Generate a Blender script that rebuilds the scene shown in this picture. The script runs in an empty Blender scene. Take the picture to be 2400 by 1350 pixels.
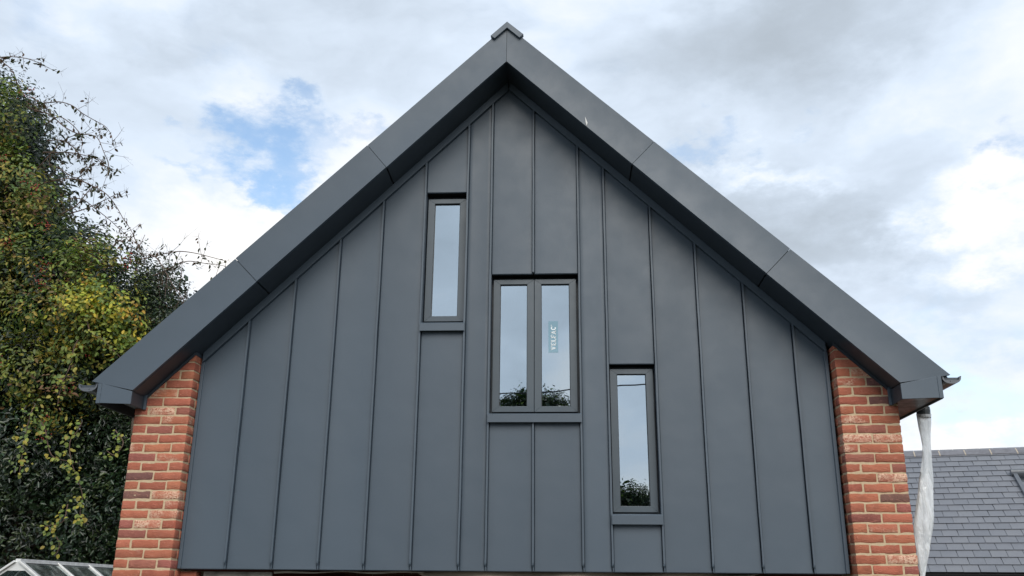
import bpy, bmesh, math, random
import numpy as np
from mathutils import Vector, Matrix, noise as mnoise

random.seed(11)
RNG = np.random.default_rng(7)
SC = bpy.context.scene
COL = SC.collection
R = math.radians

# ------------------------------------------------------------------ camera
PITCH, YAW, ROLL = R(18.283), R(-3.5495), R(0.5101)
cam_data = bpy.data.cameras.new('camera')
cam_data.sensor_width = 36.0
cam_data.lens = 2116.43 / 2400.0 * 36.0
cam_data.clip_start = 0.05
cam_data.clip_end = 2000.0
cam = bpy.data.objects.new('camera', cam_data)
COL.objects.link(cam)
fw = Vector((math.sin(YAW) * math.cos(PITCH), math.cos(YAW) * math.cos(PITCH), math.sin(PITCH)))
rt = Vector((math.cos(YAW), -math.sin(YAW), 0.0))
up = rt.cross(fw)
rt2 = rt * math.cos(ROLL) + up * math.sin(ROLL)
up2 = up * math.cos(ROLL) - rt * math.sin(ROLL)
m3 = Matrix((rt2, up2, -fw)).transposed()
cam.matrix_world = Matrix.Translation((0.0, -7.30, 2.10)) @ m3.to_4x4()
SC.camera = cam

# ------------------------------------------------------------------ exposure
SC.view_settings.view_transform = 'Standard'
SC.view_settings.look = 'None'
SC.view_settings.gamma = 1.0
SC.view_settings.use_curve_mapping = False
SC.view_settings.exposure = 1.05

# ------------------------------------------------------------------ sky
SUN_EL, SUN_AZ = R(36), R(166)        # azimuth clockwise from +Y (behind the camera, to its right)
world = bpy.data.worlds.new('World')
SC.world = world
world.use_nodes = True
NT = world.node_tree
NT.nodes.clear()
class NB:
    """tiny node builder"""
    def __init__(s, nt): s.nt = nt
    def n(s, t, **kw):
        nd = s.nt.nodes.new(t)
        for k, v in kw.items(): setattr(nd, k, v)
        return nd
    def l(s, a, b): s.nt.links.new(a, b)
    def _in(s, sock, v):
        if isinstance(v, bpy.types.NodeSocket): s.l(v, sock)
        else: sock.default_value = v
    def math(s, op, a, b=0.0, c=None, clamp=False):
        nd = s.n('ShaderNodeMath', operation=op, use_clamp=clamp)
        s._in(nd.inputs[0], a); s._in(nd.inputs[1], b)
        if c is not None: s._in(nd.inputs[2], c)
        return nd.outputs[0]
    def smooth(s, v, a, b, c=0.0, d=1.0):
        nd = s.n('ShaderNodeMapRange', interpolation_type='SMOOTHSTEP')
        s._in(nd.inputs['Value'], v)
        nd.inputs['From Min'].default_value = a; nd.inputs['From Max'].default_value = b
        nd.inputs['To Min'].default_value = c; nd.inputs['To Max'].default_value = d
        return nd.outputs[0]
    def mix(s, f, a, b, mode='MIX'):
        nd = s.n('ShaderNodeMix', data_type='RGBA', blend_type=mode)
        s._in(nd.inputs[0], f); s._in(nd.inputs[6], a); s._in(nd.inputs[7], b)
        return nd.outputs[2]
    def noise(s, vec, scale, detail=4.0, rough=0.5, dist=0.0, out=0):
        nd = s.n('ShaderNodeTexNoise')
        if vec is not None: s.l(vec, nd.inputs['Vector'])
        nd.inputs['Scale'].default_value = scale; nd.inputs['Detail'].default_value = detail
        nd.inputs['Roughness'].default_value = rough; nd.inputs['Distortion'].default_value = dist
        return nd.outputs[out]
    def mapping(s, vec, loc=(0,0,0), rot=(0,0,0), scale=(1,1,1)):
        nd = s.n('ShaderNodeMapping'); s.l(vec, nd.inputs[0])
        nd.inputs[1].default_value = loc; nd.inputs[2].default_value = rot; nd.inputs[3].default_value = scale
        return nd.outputs[0]
    def ramp(s, f, stops, interp='LINEAR'):
        nd = s.n('ShaderNodeValToRGB'); s.l(f, nd.inputs[0]); cr = nd.color_ramp; cr.interpolation = interp
        while len(cr.elements) < len(stops): cr.elements.new(0.5)
        for e, (p, c) in zip(cr.elements, stops): e.position = p; e.color = (*c, 1.0)
        return nd.outputs[0]

W = NB(NT)
wout = W.n('ShaderNodeOutputWorld')
bg = W.n('ShaderNodeBackground')
bg.inputs['Strength'].default_value = 0.10
W.l(bg.outputs[0], wout.inputs[0])
sky = W.n('ShaderNodeTexSky', sky_type='NISHITA')
sky.sun_disc = False
sky.sun_elevation = SUN_EL
sky.sun_rotation = SUN_AZ
sky.air_density = 1.0; sky.dust_density = 1.0; sky.ozone_density = 1.5
gen = W.n('ShaderNodeTexCoord').outputs['Generated']
sep = W.n('ShaderNodeSeparateXYZ'); W.l(gen, sep.inputs[0])
az = W.math('MULTIPLY', W.math('ARCTAN2', sep.outputs[0], sep.outputs[1]), 57.29578)
el = W.math('MULTIPLY', W.math('ARCSINE', sep.outputs[2]), 57.29578)
flat = W.mapping(gen, scale=(1.0, 1.0, 1.9))
warp = W.noise(flat, 5.0, 4.0, 0.55, out=1)
wv = W.n('ShaderNodeVectorMath', operation='MULTIPLY_ADD')
W.l(warp, wv.inputs[0]); wv.inputs[1].default_value = (0.16, 0.16, 0.16); W.l(flat, wv.inputs[2])
cl_big = W.noise(wv.outputs[0], 2.6, 7.0, 0.50)
cl_fine = W.noise(wv.outputs[0], 9.0, 7.0, 0.55)
# wobble the angles so that openings in the cloud get ragged edges
wob = W.noise(flat, 11.0, 7.0, 0.62, out=1)
wsep = W.n('ShaderNodeSeparateXYZ'); W.l(wob, wsep.inputs[0])
azw = W.math('MULTIPLY_ADD', W.math('SUBTRACT', wsep.outputs[0], 0.5), 17.0, az)
elw = W.math('MULTIPLY_ADD', W.math('SUBTRACT', wsep.outputs[1], 0.5), 11.0, el)
def blob(a0, e0, sa, se, amp):
    da = W.math('DIVIDE', W.math('SUBTRACT', azw, a0), sa)
    de = W.math('DIVIDE', W.math('SUBTRACT', elw, e0), se)
    r2 = W.math('ADD', W.math('MULTIPLY', da, da), W.math('MULTIPLY', de, de))
    return W.math('MULTIPLY', W.math('POWER', 2.718, W.math('MULTIPLY', r2, -1.0)), amp)
def total(bl):
    t = bl[0]
    for b in bl[1:]: t = W.math('ADD', t, b)
    return t
# openings of blue
holes = total([blob(-20.0, 26.3, 3.8, 2.1, 0.80), blob(-22.0, 24.0, 2.8, 1.2, 0.66), blob(-17.2, 28.6, 2.0, 1.0, 0.36),
               blob(-14.0, 27.4, 2.2, 1.3, 0.40), blob(-18.4, 22.6, 2.2, 0.9, 0.52), blob(-27.6, 24.6, 2.4, 0.7, 0.42),
               blob(-36.0, 29.0, 4.0, 2.0, 0.28), blob(-27.0, 29.6, 5.0, 1.0, 0.20),
               blob(9.6, 27.0, 2.8, 1.5, 0.55), blob(17.2, 26.3, 1.8, 0.8, 0.30), blob(28.6, 23.8, 2.0, 2.0, 0.55),
               blob(24.5, 9.8, 6.0, 1.8, 0.50), blob(20.0, 14.0, 4.0, 1.5, 0.16)])
cover = W.math('SUBTRACT', W.math('MULTIPLY_ADD', W.math('SUBTRACT', cl_big, 0.5), 0.9, 0.60), holes)
cover = W.math('MULTIPLY_ADD', W.math('SUBTRACT', cl_fine, 0.5), 0.85, cover)
mask = W.smooth(cover, -0.30, 0.50)
# shade of the cloud itself
greys = total([blob(16.0, 33.0, 11.0, 4.0, 0.34), blob(17.0, 19.5, 6.5, 2.6, 0.28), blob(-30.0, 31.0, 14.0, 2.2, 0.12), blob(24.0, 15.5, 5.0, 2.0, 0.22)])
whites = total([blob(26.5, 20.5, 4.2, 3.4, 0.42), blob(12.5, 24.2, 4.0, 1.1, 0.28), blob(24.0, 6.4, 7.0, 2.2, 0.42), blob(-22.0, 20.6, 7.0, 2.6, 0.28), blob(-20.5, 29.5, 3.0, 1.6, 0.08)])
tone = W.math('ADD', W.math('SUBTRACT', W.math('MULTIPLY_ADD', W.math('SUBTRACT', W.noise(wv.outputs[0], 3.4, 6.0, 0.46), 0.5), 1.15, 0.58), greys), whites)
tone = W.math('MULTIPLY_ADD', W.math('SUBTRACT', cl_fine, 0.5), 0.42, tone)
cloud = W.ramp(tone, [(0.10, (0.43, 0.49, 0.56)), (0.38, (0.54, 0.62, 0.72)), (0.60, (0.68, 0.775, 0.90)), (0.86, (0.94, 0.95, 0.965)), (1.0, (1.06, 1.045, 1.01))])
CLOUD_GAIN = 5.45
cg = W.mix(1.0, cloud, (CLOUD_GAIN, CLOUD_GAIN, CLOUD_GAIN, 1.0), 'MULTIPLY')
skyg = W.mix(1.0, sky.outputs[0], (1.32, 1.26, 1.14, 1.0), 'MULTIPLY')
W.l(W.mix(mask, skyg, cg), bg.inputs['Color'])
world.cycles.sampling_method = 'MANUAL'
world.cycles.sample_map_resolution = 1024

# ------------------------------------------------------------------ sun (veiled by thin cloud: soft)
sl = bpy.data.lights.new('sun', 'SUN')
sl.energy = 1.2
sl.angle = R(40)
sl.color = (1.0, 0.95, 0.87)
so = bpy.data.objects.new('sun', sl)
COL.objects.link(so)
sd = Vector((math.sin(SUN_AZ) * math.cos(SUN_EL), math.cos(SUN_AZ) * math.cos(SUN_EL), math.sin(SUN_EL)))
so.rotation_euler = sd.to_track_quat('Z', 'Y').to_euler()
so.location = (8, -14, 20)

# ================================================================== helpers
def tag(o, label=None, cat=None, group=None, kind=None):
    if label: o['label'] = label
    if cat: o['category'] = cat
    if group: o['group'] = group
    if kind: o['kind'] = kind
    return o
def link(o, parent=None):
    COL.objects.link(o)
    if parent is not None: o.parent = parent
    return o
def empty(name, loc=(0, 0, 0), rz=0.0, parent=None):
    o = bpy.data.objects.new(name, None)
    o.empty_display_size = 0.2
    link(o, parent)
    o.location = loc; o.rotation_euler = (0, 0, rz)
    return o
class MB:
    """collects pieces of one mesh"""
    def __init__(s): s.v = []; s.f = []
    def add(s, v, f):
        o = len(s.v); s.v += [tuple(p) for p in v]; s.f += [tuple(i + o for i in q) for q in f]; return s
    def box(s, x0, x1, y0, y1, z0, z1):
        v = [(x0,y0,z0),(x1,y0,z0),(x1,y1,z0),(x0,y1,z0),(x0,y0,z1),(x1,y0,z1),(x1,y1,z1),(x0,y1,z1)]
        return s.add(v, [(0,3,2,1),(4,5,6,7),(0,1,5,4),(1,2,6,5),(2,3,7,6),(3,0,4,7)])
    def prism(s, poly, y0, y1):
        """poly in XZ, extruded along Y"""
        n = len(poly)
        v = [(x, y0, z) for x, z in poly] + [(x, y1, z) for x, z in poly]
        f = [tuple(range(n)), tuple(range(2*n-1, n-1, -1))] + [(i, i+n, (i+1) % n + n, (i+1) % n) for i in range(n)]
        return s.add(v, f)
    def prism_x(s, poly, x0, x1):
        """poly in YZ, extruded along X"""
        n = len(poly)
        v = [(x0, y, z) for y, z in poly] + [(x1, y, z) for y, z in poly]
        f = [tuple(range(n)), tuple(range(2*n-1, n-1, -1))] + [(i, i+n, (i+1) % n + n, (i+1) % n) for i in range(n)]
        return s.add(v, f)
    def ring(s, X0, X1, Z0, Z1, x0, x1, z0, z1, ya, yb):
        """rectangular frame in XZ (outer X0..Z1, inner x0..z1), depth ya..yb"""
        s.prism([(X0,Z0),(X1,Z0),(x1,z0),(x0,z0)], ya, yb); s.prism([(X1,Z0),(X1,Z1),(x1,z1),(x1,z0)], ya, yb)
        s.prism([(X1,Z1),(X0,Z1),(x0,z1),(x1,z1)], ya, yb); s.prism([(X0,Z1),(X0,Z0),(x0,z0),(x0,z1)], ya, yb)
        return s
    def bar(s, a, b, w, h, upv=(0, 0, 1)):
        """rectangular bar from a to b"""
        a = Vector(a); b = Vector(b); d = (b - a).normalized(); u = Vector(upv)
        sd_ = d.cross(u).normalized(); u2 = sd_.cross(d)
        v = []
        for p in (a, b):
            for i, j in ((-1,-1),(1,-1),(1,1),(-1,1)): v.append(p + sd_ * (i * w / 2) + u2 * (j * h / 2))
        return s.add(v, [(3,2,1,0),(4,5,6,7),(0,1,5,4),(1,2,6,5),(2,3,7,6),(3,0,4,7)])
    def tube(s, pts, radii, seg=6):
        n = len(pts); base = len(s.v)
        for i, p in enumerate(pts):
            p = Vector(p); d = (Vector(pts[min(i+1, n-1)]) - Vector(pts[max(i-1, 0)])).normalized()
            u = d.orthogonal().normalized() if i == 0 else (pu - d * pu.dot(d)).normalized()
            pu = u; w = d.cross(u)
            for k in range(seg):
                a = 2 * math.pi * k / seg
                s.v.append(tuple(p + (u * math.cos(a) + w * math.sin(a)) * radii[i]))
        for i in range(n - 1):
            for k in range(seg):
                a = base + i*seg + k; b = base + i*seg + (k+1) % seg
                s.f.append((a, b, b+seg, a+seg))
        s.f.append(tuple(base + k for k in range(seg))[::-1]); s.f.append(tuple(base + (n-1)*seg + k for k in range(seg)))
        return s
    def mesh(s, name, mat, smooth=False, fix=True):
        me = bpy.data.meshes.new(name)
        me.from_pydata(s.v, [], s.f)
        if fix:
            bm = bmesh.new(); bm.from_mesh(me); bmesh.ops.recalc_face_normals(bm, faces=bm.faces); bm.to_mesh(me); bm.free()
        if smooth: me.polygons.foreach_set('use_smooth', [True] * len(me.polygons))
        if mat: me.materials.append(mat)
        me.update()
        return me
    def build(s, name, mat, parent=None, smooth=False, fix=True, bevel=0.0, seg=2):
        o = bpy.data.objects.new(name, s.mesh(name, mat, smooth, fix))
        link(o, parent)
        if bevel:
            m = o.modifiers.new('edge', 'BEVEL'); m.width = bevel; m.segments = seg; m.limit_method = 'ANGLE'; m.angle_limit = R(40)
            m.harden_normals = False
        return o

# ================================================================== materials
MAT = {}
def new_mat(name):
    m = bpy.data.materials.new(name); m.use_nodes = True
    nt = m.node_tree; nt.nodes.clear(); b = NB(nt)
    out = b.n('ShaderNodeOutputMaterial'); p = b.n('ShaderNodeBsdfPrincipled'); b.l(p.outputs[0], out.inputs[0])
    MAT[name] = m
    return m, b, p, out
def bump(b, p, h, strength, dist):
    nd = b.n('ShaderNodeBump'); b.l(h, nd.inputs['Height']); nd.inputs['Strength'].default_value = strength; nd.inputs['Distance'].default_value = dist
    b.l(nd.outputs[0], p.inputs['Normal'])
def objc(b): return b.n('ShaderNodeTexCoord').outputs['Object']
def simple(name, col, rough=0.5, metal=0.0, var=0.0, vscale=6.0, bmp=0.0, bscale=60.0, spec=0.5):
    m, b, p, o = new_mat(name)
    p.inputs['Roughness'].default_value = rough; p.inputs['Metallic'].default_value = metal
    p.inputs['Specular IOR Level'].default_value = spec
    c = objc(b)
    if var:
        n = b.noise(c, vscale, 5.0, 0.6)
        lo = tuple(x * (1 - var) for x in col); hi = tuple(min(1, x * (1 + var)) for x in col)
        b.l(b.ramp(n, [(0.25, lo), (0.75, hi)]), p.inputs['Base Color'])
        rr = b.smooth(b.noise(c, vscale * 2.3, 4.0), 0.2, 0.8, max(0, rough - 0.08), min(1, rough + 0.1)); b.l(rr, p.inputs['Roughness'])
    else: p.inputs['Base Color'].default_value = (*col, 1)
    if bmp: bump(b, p, b.noise(c, bscale, 5.0, 0.6), bmp, 0.01)
    return m

# coated sheet metal of the house
def metal_mat(name, col, rough, spec=0.5):
    m, b, p, o = new_mat(name)
    c = objc(b)
    oi = b.n('ShaderNodeObjectInfo')
    big = b.noise(c, 1.1, 3.0, 0.5); fine = b.noise(c, 55.0, 3.0, 0.6)
    streak = b.noise(b.mapping(c, scale=(9.0, 9.0, 0.7)), 2.0, 5.0, 0.6)
    f = b.math('MULTIPLY_ADD', b.math('SUBTRACT', big, 0.5), 0.26, 0.5)
    f = b.math('MULTIPLY_ADD', b.math('SUBTRACT', streak, 0.5), 0.05, f)
    f = b.math('MULTIPLY_ADD', b.math('SUBTRACT', oi.outputs['Random'], 0.5), 0.22, f)
    f = b.math('MULTIPLY_ADD', b.math('SUBTRACT', fine, 0.5), 0.12, f)
    lo = tuple(x * 0.80 for x in col); hi = tuple(x * 1.2 for x in col)
    b.l(b.ramp(f, [(0.15, lo), (0.85, hi)]), p.inputs['Base Color'])
    b.l(b.smooth(b.noise(c, 4.0, 4.0, 0.6), 0.2, 0.8, rough - 0.05, rough + 0.07), p.inputs['Roughness'])
    p.inputs['Specular IOR Level'].default_value = spec
    hh = b.math('MULTIPLY_ADD', fine, 0.02, b.noise(c, 3.2, 2.0, 0.4))
    bump(b, p, hh, 0.09, 0.05)
    return m
M_ZINC = metal_mat('anthracite_sheet', (0.064, 0.087, 0.113), 0.47)
M_ZDARK = metal_mat('anthracite_trim_and_shade', (0.038, 0.050, 0.064), 0.45)  # darker copy for real trims, also for shade painted on soffit and gutter ends
M_FRAME = simple('window_frame_paint', (0.056, 0.075, 0.092), 0.38, var=0.08, vscale=3.0)
M_GUTTER = simple('gutter_plastic', (0.10, 0.11, 0.125), 0.32, var=0.1)
M_GLOSSY = simple('soffit_plastic', (0.030, 0.033, 0.040), 0.34, var=0.1, spec=0.35)
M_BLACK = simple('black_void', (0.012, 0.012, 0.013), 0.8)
M_MEMB = simple('breather_membrane', (0.025, 0.026, 0.028), 0.7, var=0.2)
M_GASKET = simple('gasket_rubber', (0.015, 0.016, 0.018), 0.6)

# glazing: reflective coated unit
m, b, p, out = new_mat('window_glass')
b.nt.nodes.remove(p)
gl = b.n('ShaderNodeBsdfGlossy'); gl.inputs['Color'].default_value = (0.86, 0.95, 1.0, 1); gl.inputs['Roughness'].default_value = 0.0
tr = b.n('ShaderNodeBsdfTransparent'); tr.inputs['Color'].default_value = (0.42, 0.46, 0.48, 1)
lw = b.n('ShaderNodeFresnel'); lw.inputs['IOR'].default_value = 1.5
fac = b.math('MULTIPLY_ADD', lw.outputs[0], 0.9, 0.50, clamp=True)
mx = b.n('ShaderNodeMixShader'); b.l(fac, mx.inputs[0]); b.l(tr.outputs[0], mx.inputs[1]); b.l(gl.outputs[0], mx.inputs[2])
b.l(mx.outputs[0], out.inputs[0])
cc = objc(b)
bn = b.n('ShaderNodeBump'); b.l(b.noise(cc, 1.6, 2.0), bn.inputs['Height']); bn.inputs['Strength'].default_value = 0.02; bn.inputs['Distance'].default_value = 0.05
b.l(bn.outputs[0], gl.inputs['Normal'])
M_GLASS = m
m, b, p, out = new_mat('greenhouse_glass')
b.nt.nodes.remove(p)
gl = b.n('ShaderNodeBsdfGlossy'); gl.inputs['Color'].default_value = (0.9, 0.95, 0.97, 1); gl.inputs['Roughness'].default_value = 0.06
tr = b.n('ShaderNodeBsdfTransparent'); tr.inputs['Color'].default_value = (0.80, 0.86, 0.84, 1)
lw = b.n('ShaderNodeFresnel'); lw.inputs['IOR'].default_value = 1.45
df = b.n('ShaderNodeBsdfDiffuse'); df.inputs['Color'].default_value = (0.42, 0.45, 0.42, 1)
dirt = b.smooth(b.noise(objc(b), 5.0, 6.0, 0.65), 0.42, 0.75, 0.05, 0.40)
mx = b.n('ShaderNodeMixShader'); b.l(b.math('ADD', lw.outputs[0], 0.03), mx.inputs[0]); b.l(tr.outputs[0], mx.inputs[1]); b.l(gl.outputs[0], mx.inputs[2])
mx2 = b.n('ShaderNodeMixShader'); b.l(dirt, mx2.inputs[0]); b.l(mx.outputs[0], mx2.inputs[1]); b.l(df.outputs[0], mx2.inputs[2])
b.l(mx2.outputs[0], out.inputs[0])
M_GHGLASS = m
M_ALU = simple('greenhouse_aluminium', (0.68, 0.69, 0.68), 0.38, metal=0.25, var=0.18, vscale=12.0)

# hand-made brick; object colour carries (red, green, blue) of the firing and the share of pale bloom
m, b, p, out = new_mat('handmade_brick')
c = objc(b); oi = b.n('ShaderNodeObjectInfo')
off = b.n('ShaderNodeVectorMath', operation='MULTIPLY_ADD')
cmb = b.n('ShaderNodeCombineXYZ')
for i in range(3): b.l(b.math('MULTIPLY', oi.outputs['Random'], (37.0, 19.0, 53.0)[i]), cmb.inputs[i])
b.l(cmb.outputs[0], off.inputs[0]); off.inputs[1].default_value = (1, 1, 1); b.l(c, off.inputs[2])
v = off.outputs[0]
crease = b.noise(b.mapping(v, scale=(1.0, 1.0, 2.2)), 26.0, 6.0, 0.62, dist=1.6)
blot = b.noise(v, 9.0, 4.0, 0.55)
chip = b.noise(v, 75.0, 4.0, 0.65, dist=0.8)
grit = b.noise(v, 160.0, 3.0, 0.6)
base = oi.outputs['Color']
dk = b.mix(b.smooth(blot, 0.40, 0.75, 0.0, 0.38), base, (0.50, 0.46, 0.52, 1), 'MULTIPLY')
lt = b.mix(b.smooth(crease, 0.50, 0.70, 0.0, 0.34), dk, (0.56, 0.25, 0.18, 1))
bloom_f = b.math('MULTIPLY', b.smooth(b.math('MULTIPLY_ADD', b.math('SUBTRACT', blot, 0.5), 1.5, b.math('SUBTRACT', oi.outputs['Alpha'], 0.12)), 0.18, 0.60), b.smooth(b.math('MULTIPLY_ADD', chip, 0.7, b.math('MULTIPLY', crease, 0.3)), 0.40, 0.56))
fin = b.mix(bloom_f, lt, (0.74, 0.50, 0.36, 1))
fin = b.mix(b.smooth(grit, 0.62, 0.75, 0.0, 0.35), fin, (0.10, 0.035, 0.03, 1))
b.l(fin, p.inputs['Base Color'])
p.inputs['Roughness'].default_value = 0.88; p.inputs['Specular IOR Level'].default_value = 0.25
bump(b, p, b.math('MULTIPLY_ADD', grit, 0.15, crease), 0.9, 0.012)
M_BRICK = m
m, b, p, out = new_mat('sand_mortar')
c = objc(b)
n1 = b.noise(c, 40.0, 6.0, 0.65); n2 = b.noise(c, 6.0, 4.0, 0.6)
b.l(b.mix(b.smooth(n2, 0.3, 0.75, 0.0, 0.5), b.ramp(n1, [(0.25, (0.45, 0.34, 0.215)), (0.75, (0.61, 0.485, 0.325))]), (0.52, 0.40, 0.26, 1)), p.inputs['Base Color'])
p.inputs['Roughness'].default_value = 0.95; p.inputs['Specular IOR Level'].default_value = 0.2
bump(b, p, n1, 0.8, 0.008)
M_MORTAR = m
# far faces of the brick walls (never seen close): the same masonry as pattern
m, b, p, out = new_mat('brick_wall_far')
c = b.mapping(objc(b), rot=(R(90), 0, 0))
bt = b.n('ShaderNodeTexBrick'); b.l(c, bt.inputs['Vector'])
bt.inputs['Scale'].default_value = 1.0; bt.inputs['Brick Width'].default_value = 0.225; bt.inputs['Row Height'].default_value = 0.075; bt.inputs['Mortar Size'].default_value = 0.005
bt.inputs['Color1'].default_value = (0.33, 0.085, 0.055, 1); bt.inputs['Color2'].default_value = (0.24, 0.065, 0.05, 1); bt.inputs['Mortar'].default_value = (0.42, 0.33, 0.21, 1)
b.l(bt.outputs[0], p.inputs['Base Color']); p.inputs['Roughness'].default_value = 0.9
M_BRICKFAR = m
# slate
m, b, p, out = new_mat('natural_slate')
c = objc(b); oi = b.n('ShaderNodeObjectInfo')
cmb = b.n('ShaderNodeCombineXYZ')
for i in range(3): b.l(b.math('MULTIPLY', oi.outputs['Random'], (31.0, 17.0, 47.0)[i]), cmb.inputs[i])
ad = b.n('ShaderNodeVectorMath', operation='ADD'); b.l(c, ad.inputs[0]); b.l(cmb.outputs[0], ad.inputs[1])
n1 = b.noise(b.mapping(ad.outputs[0], scale=(1, 0.35, 1)), 22.0, 6.0, 0.65); n2 = b.noise(ad.outputs[0], 4.0, 4.0)
f = b.math('MULTIPLY_ADD', b.math('SUBTRACT', oi.outputs['Random'], 0.5), 0.30, b.math('MULTIPLY_ADD', b.math('SUBTRACT', n2, 0.5), 0.5, 0.5))
col = b.ramp(f, [(0.1, (0.120, 0.130, 0.150)), (0.5, (0.158, 0.166, 0.186)), (0.9, (0.192, 0.197, 0.210))])
b.l(b.mix(b.smooth(n1, 0.45, 0.8, 0.0, 0.4), col, (0.13, 0.13, 0.155, 1)), p.inputs['Base Color'])
p.inputs['Roughness'].default_value = 0.55
bump(b, p, n1, 0.35, 0.006)
M_SLATE = m
M_RIDGE = simple('ridge_tile_grey', (0.15, 0.15, 0.165), 0.7, var=0.25, vscale=9.0)
M_LIME = simple('ridge_mortar', (0.42, 0.36, 0.28), 0.95, var=0.2, vscale=30.0)
M_TIMBER = simple('weathered_timber', (0.26, 0.235, 0.20), 0.85, var=0.45, vscale=14.0, bmp=0.4)
M_PALE = simple('pale_batten', (0.46, 0.40, 0.33), 0.85, var=0.2, vscale=20.0)
M_SHEET = simple('beige_dust_sheet', (0.40, 0.32, 0.24), 0.9, var=0.2, vscale=4.0)
M_PLASTER = simple('interior_plaster', (0.45, 0.43, 0.40), 0.9, var=0.1)

# leaf materials read the colour of each leaf from the mesh
def leaf_mat(name, rough, trans, spec=0.5):
    m, b, p, out = new_mat(name)
    at = b.n('ShaderNodeAttribute'); at.attribute_name = 'leaf'
    b.l(at.outputs['Color'], p.inputs['Base Color'])
    p.inputs['Roughness'].default_value = rough; p.inputs['Specular IOR Level'].default_value = spec
    t = b.n('ShaderNodeBsdfTranslucent'); b.l(b.mix(1.0, at.outputs['Color'], (1.1, 1.25, 0.55, 1), 'MULTIPLY'), t.inputs['Color'])
    mx = b.n('ShaderNodeMixShader'); mx.inputs[0].default_value = trans
    b.l(p.outputs[0], mx.inputs[1]); b.l(t.outputs[0], mx.inputs[2]); b.l(mx.outputs[0], out.inputs[0])
    return m
M_LEAF_GLOSS = leaf_mat('evergreen_leaf', 0.30, 0.12)
M_LEAF_SOFT = leaf_mat('deciduous_leaf', 0.50, 0.28, 0.35)
M_BARK = simple('bark', (0.085, 0.065, 0.05), 0.9, var=0.4, vscale=20.0, bmp=0.6)
M_STEM = simple('climber_stem', (0.10, 0.060, 0.045), 0.8, var=0.3, vscale=20.0)
M_BERRY = simple('red_berry', (0.30, 0.03, 0.025), 0.35)

# ================================================================== ground
m, b, p, out = new_mat('lawn_and_soil')
c = objc(b)
n1 = b.noise(c, 0.35, 6.0, 0.6); n2 = b.noise(c, 14.0, 6.0, 0.7)
b.l(b.mix(b.smooth(n2, 0.3, 0.7, 0.0, 0.6), b.ramp(n1, [(0.35, (0.055, 0.075, 0.028)), (0.65, (0.10, 0.085, 0.055))]), (0.05, 0.055, 0.025, 1)), p.inputs['Base Color'])
p.inputs['Roughness'].default_value = 0.95
bump(b, p, n2, 0.8, 0.05)
tag(MB().add([(-600,-600,0),(600,-600,0),(600,600,0),(-600,600,0)], [(0,1,2,3)]).build('ground', m), kind='structure')
M_DRIVE = simple('drive_gravel', (0.060, 0.060, 0.060), 0.95, var=0.35, vscale=40.0, bmp=0.9, bscale=90.0)
tag(MB().box(-3.2, 2.3, -14.0, 6.0, 0.002, 0.05).build('driveway', M_DRIVE), kind='structure')

# ================================================================== the gabled house
APEX_X = -0.497
def z_soffit(x):            # underside of the verge
    return 6.506 - 0.9916 * (APEX_X - x) if x < APEX_X else 6.506 - 0.955 * (x - APEX_X)
def z_roof(x):              # top line of the verge
    return 6.872 - 0.976 * (APEX_X - x) if x < APEX_X else 6.872 - 0.940 * (x - APEX_X)
YF = -0.370                 # face of the verge boards
ZB = 2.213                  # lower edge of the cladding
YBACK = 6.9

house = empty('gabled_house', (0, 0, 0))
tag(house, 'gabled house clad in dark grey standing seam metal between red brick piers', 'house')

SEAMS = [-3.070, -2.697, -2.327, -1.957, -1.594, -1.226, -0.850, -0.638, -0.270, 0.120, 0.344, 0.736, 1.105, 1.483, 1.864, 2.118]
# windows: bay range, frame x range(s), frame z range, glass z range, head of opening, sill z range
WIN = [dict(x0=-1.226, x1=-0.850, cas=[(-1.207, -0.866)], zf=(4.240, 5.374), head=5.420, sill=(4.132, 4.206)),
       dict(x0=-0.638, x1=0.120, cas=[(-0.613, -0.2665), (-0.2625, 0.092)], zf=(3.460, 4.608), head=4.645, sill=(3.360, 3.434)),
       dict(x0=0.344, x1=0.736, cas=[(0.361, 0.713)], zf=(2.662, 3.816), head=3.850, sill=(2.564, 2.642))]
def win_in_bay(a, b_):
    for w in WIN:
        if a > w['x0'] - 0.01 and b_ < w['x1'] + 0.01: return w
    return None

# ---- backing wall (behind the trays), one block per bay so that the openings are real
wb = MB()
for a, b_ in zip(SEAMS[:-1], SEAMS[1:]):
    def top(x): return z_soffit(x) - 0.004
    xs = [a, b_] if not (a < APEX_X < b_) else [a, APEX_X, b_]
    w = win_in_bay(a, b_)
    if w:
        wb.prism([(a, ZB + 0.01), (b_, ZB + 0.01), (b_, w['sill'][1] - 0.03), (a, w['sill'][1] - 0.03)], 0.02, 0.22)
        zlo = w['head'] + 0.006
    else: zlo = ZB + 0.01
    wb.prism([(a, zlo), (b_, zlo)] + [(x, top(x)) for x in reversed(xs)], 0.02, 0.22)
wb.build('gable_wall', M_MEMB, house)

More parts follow.
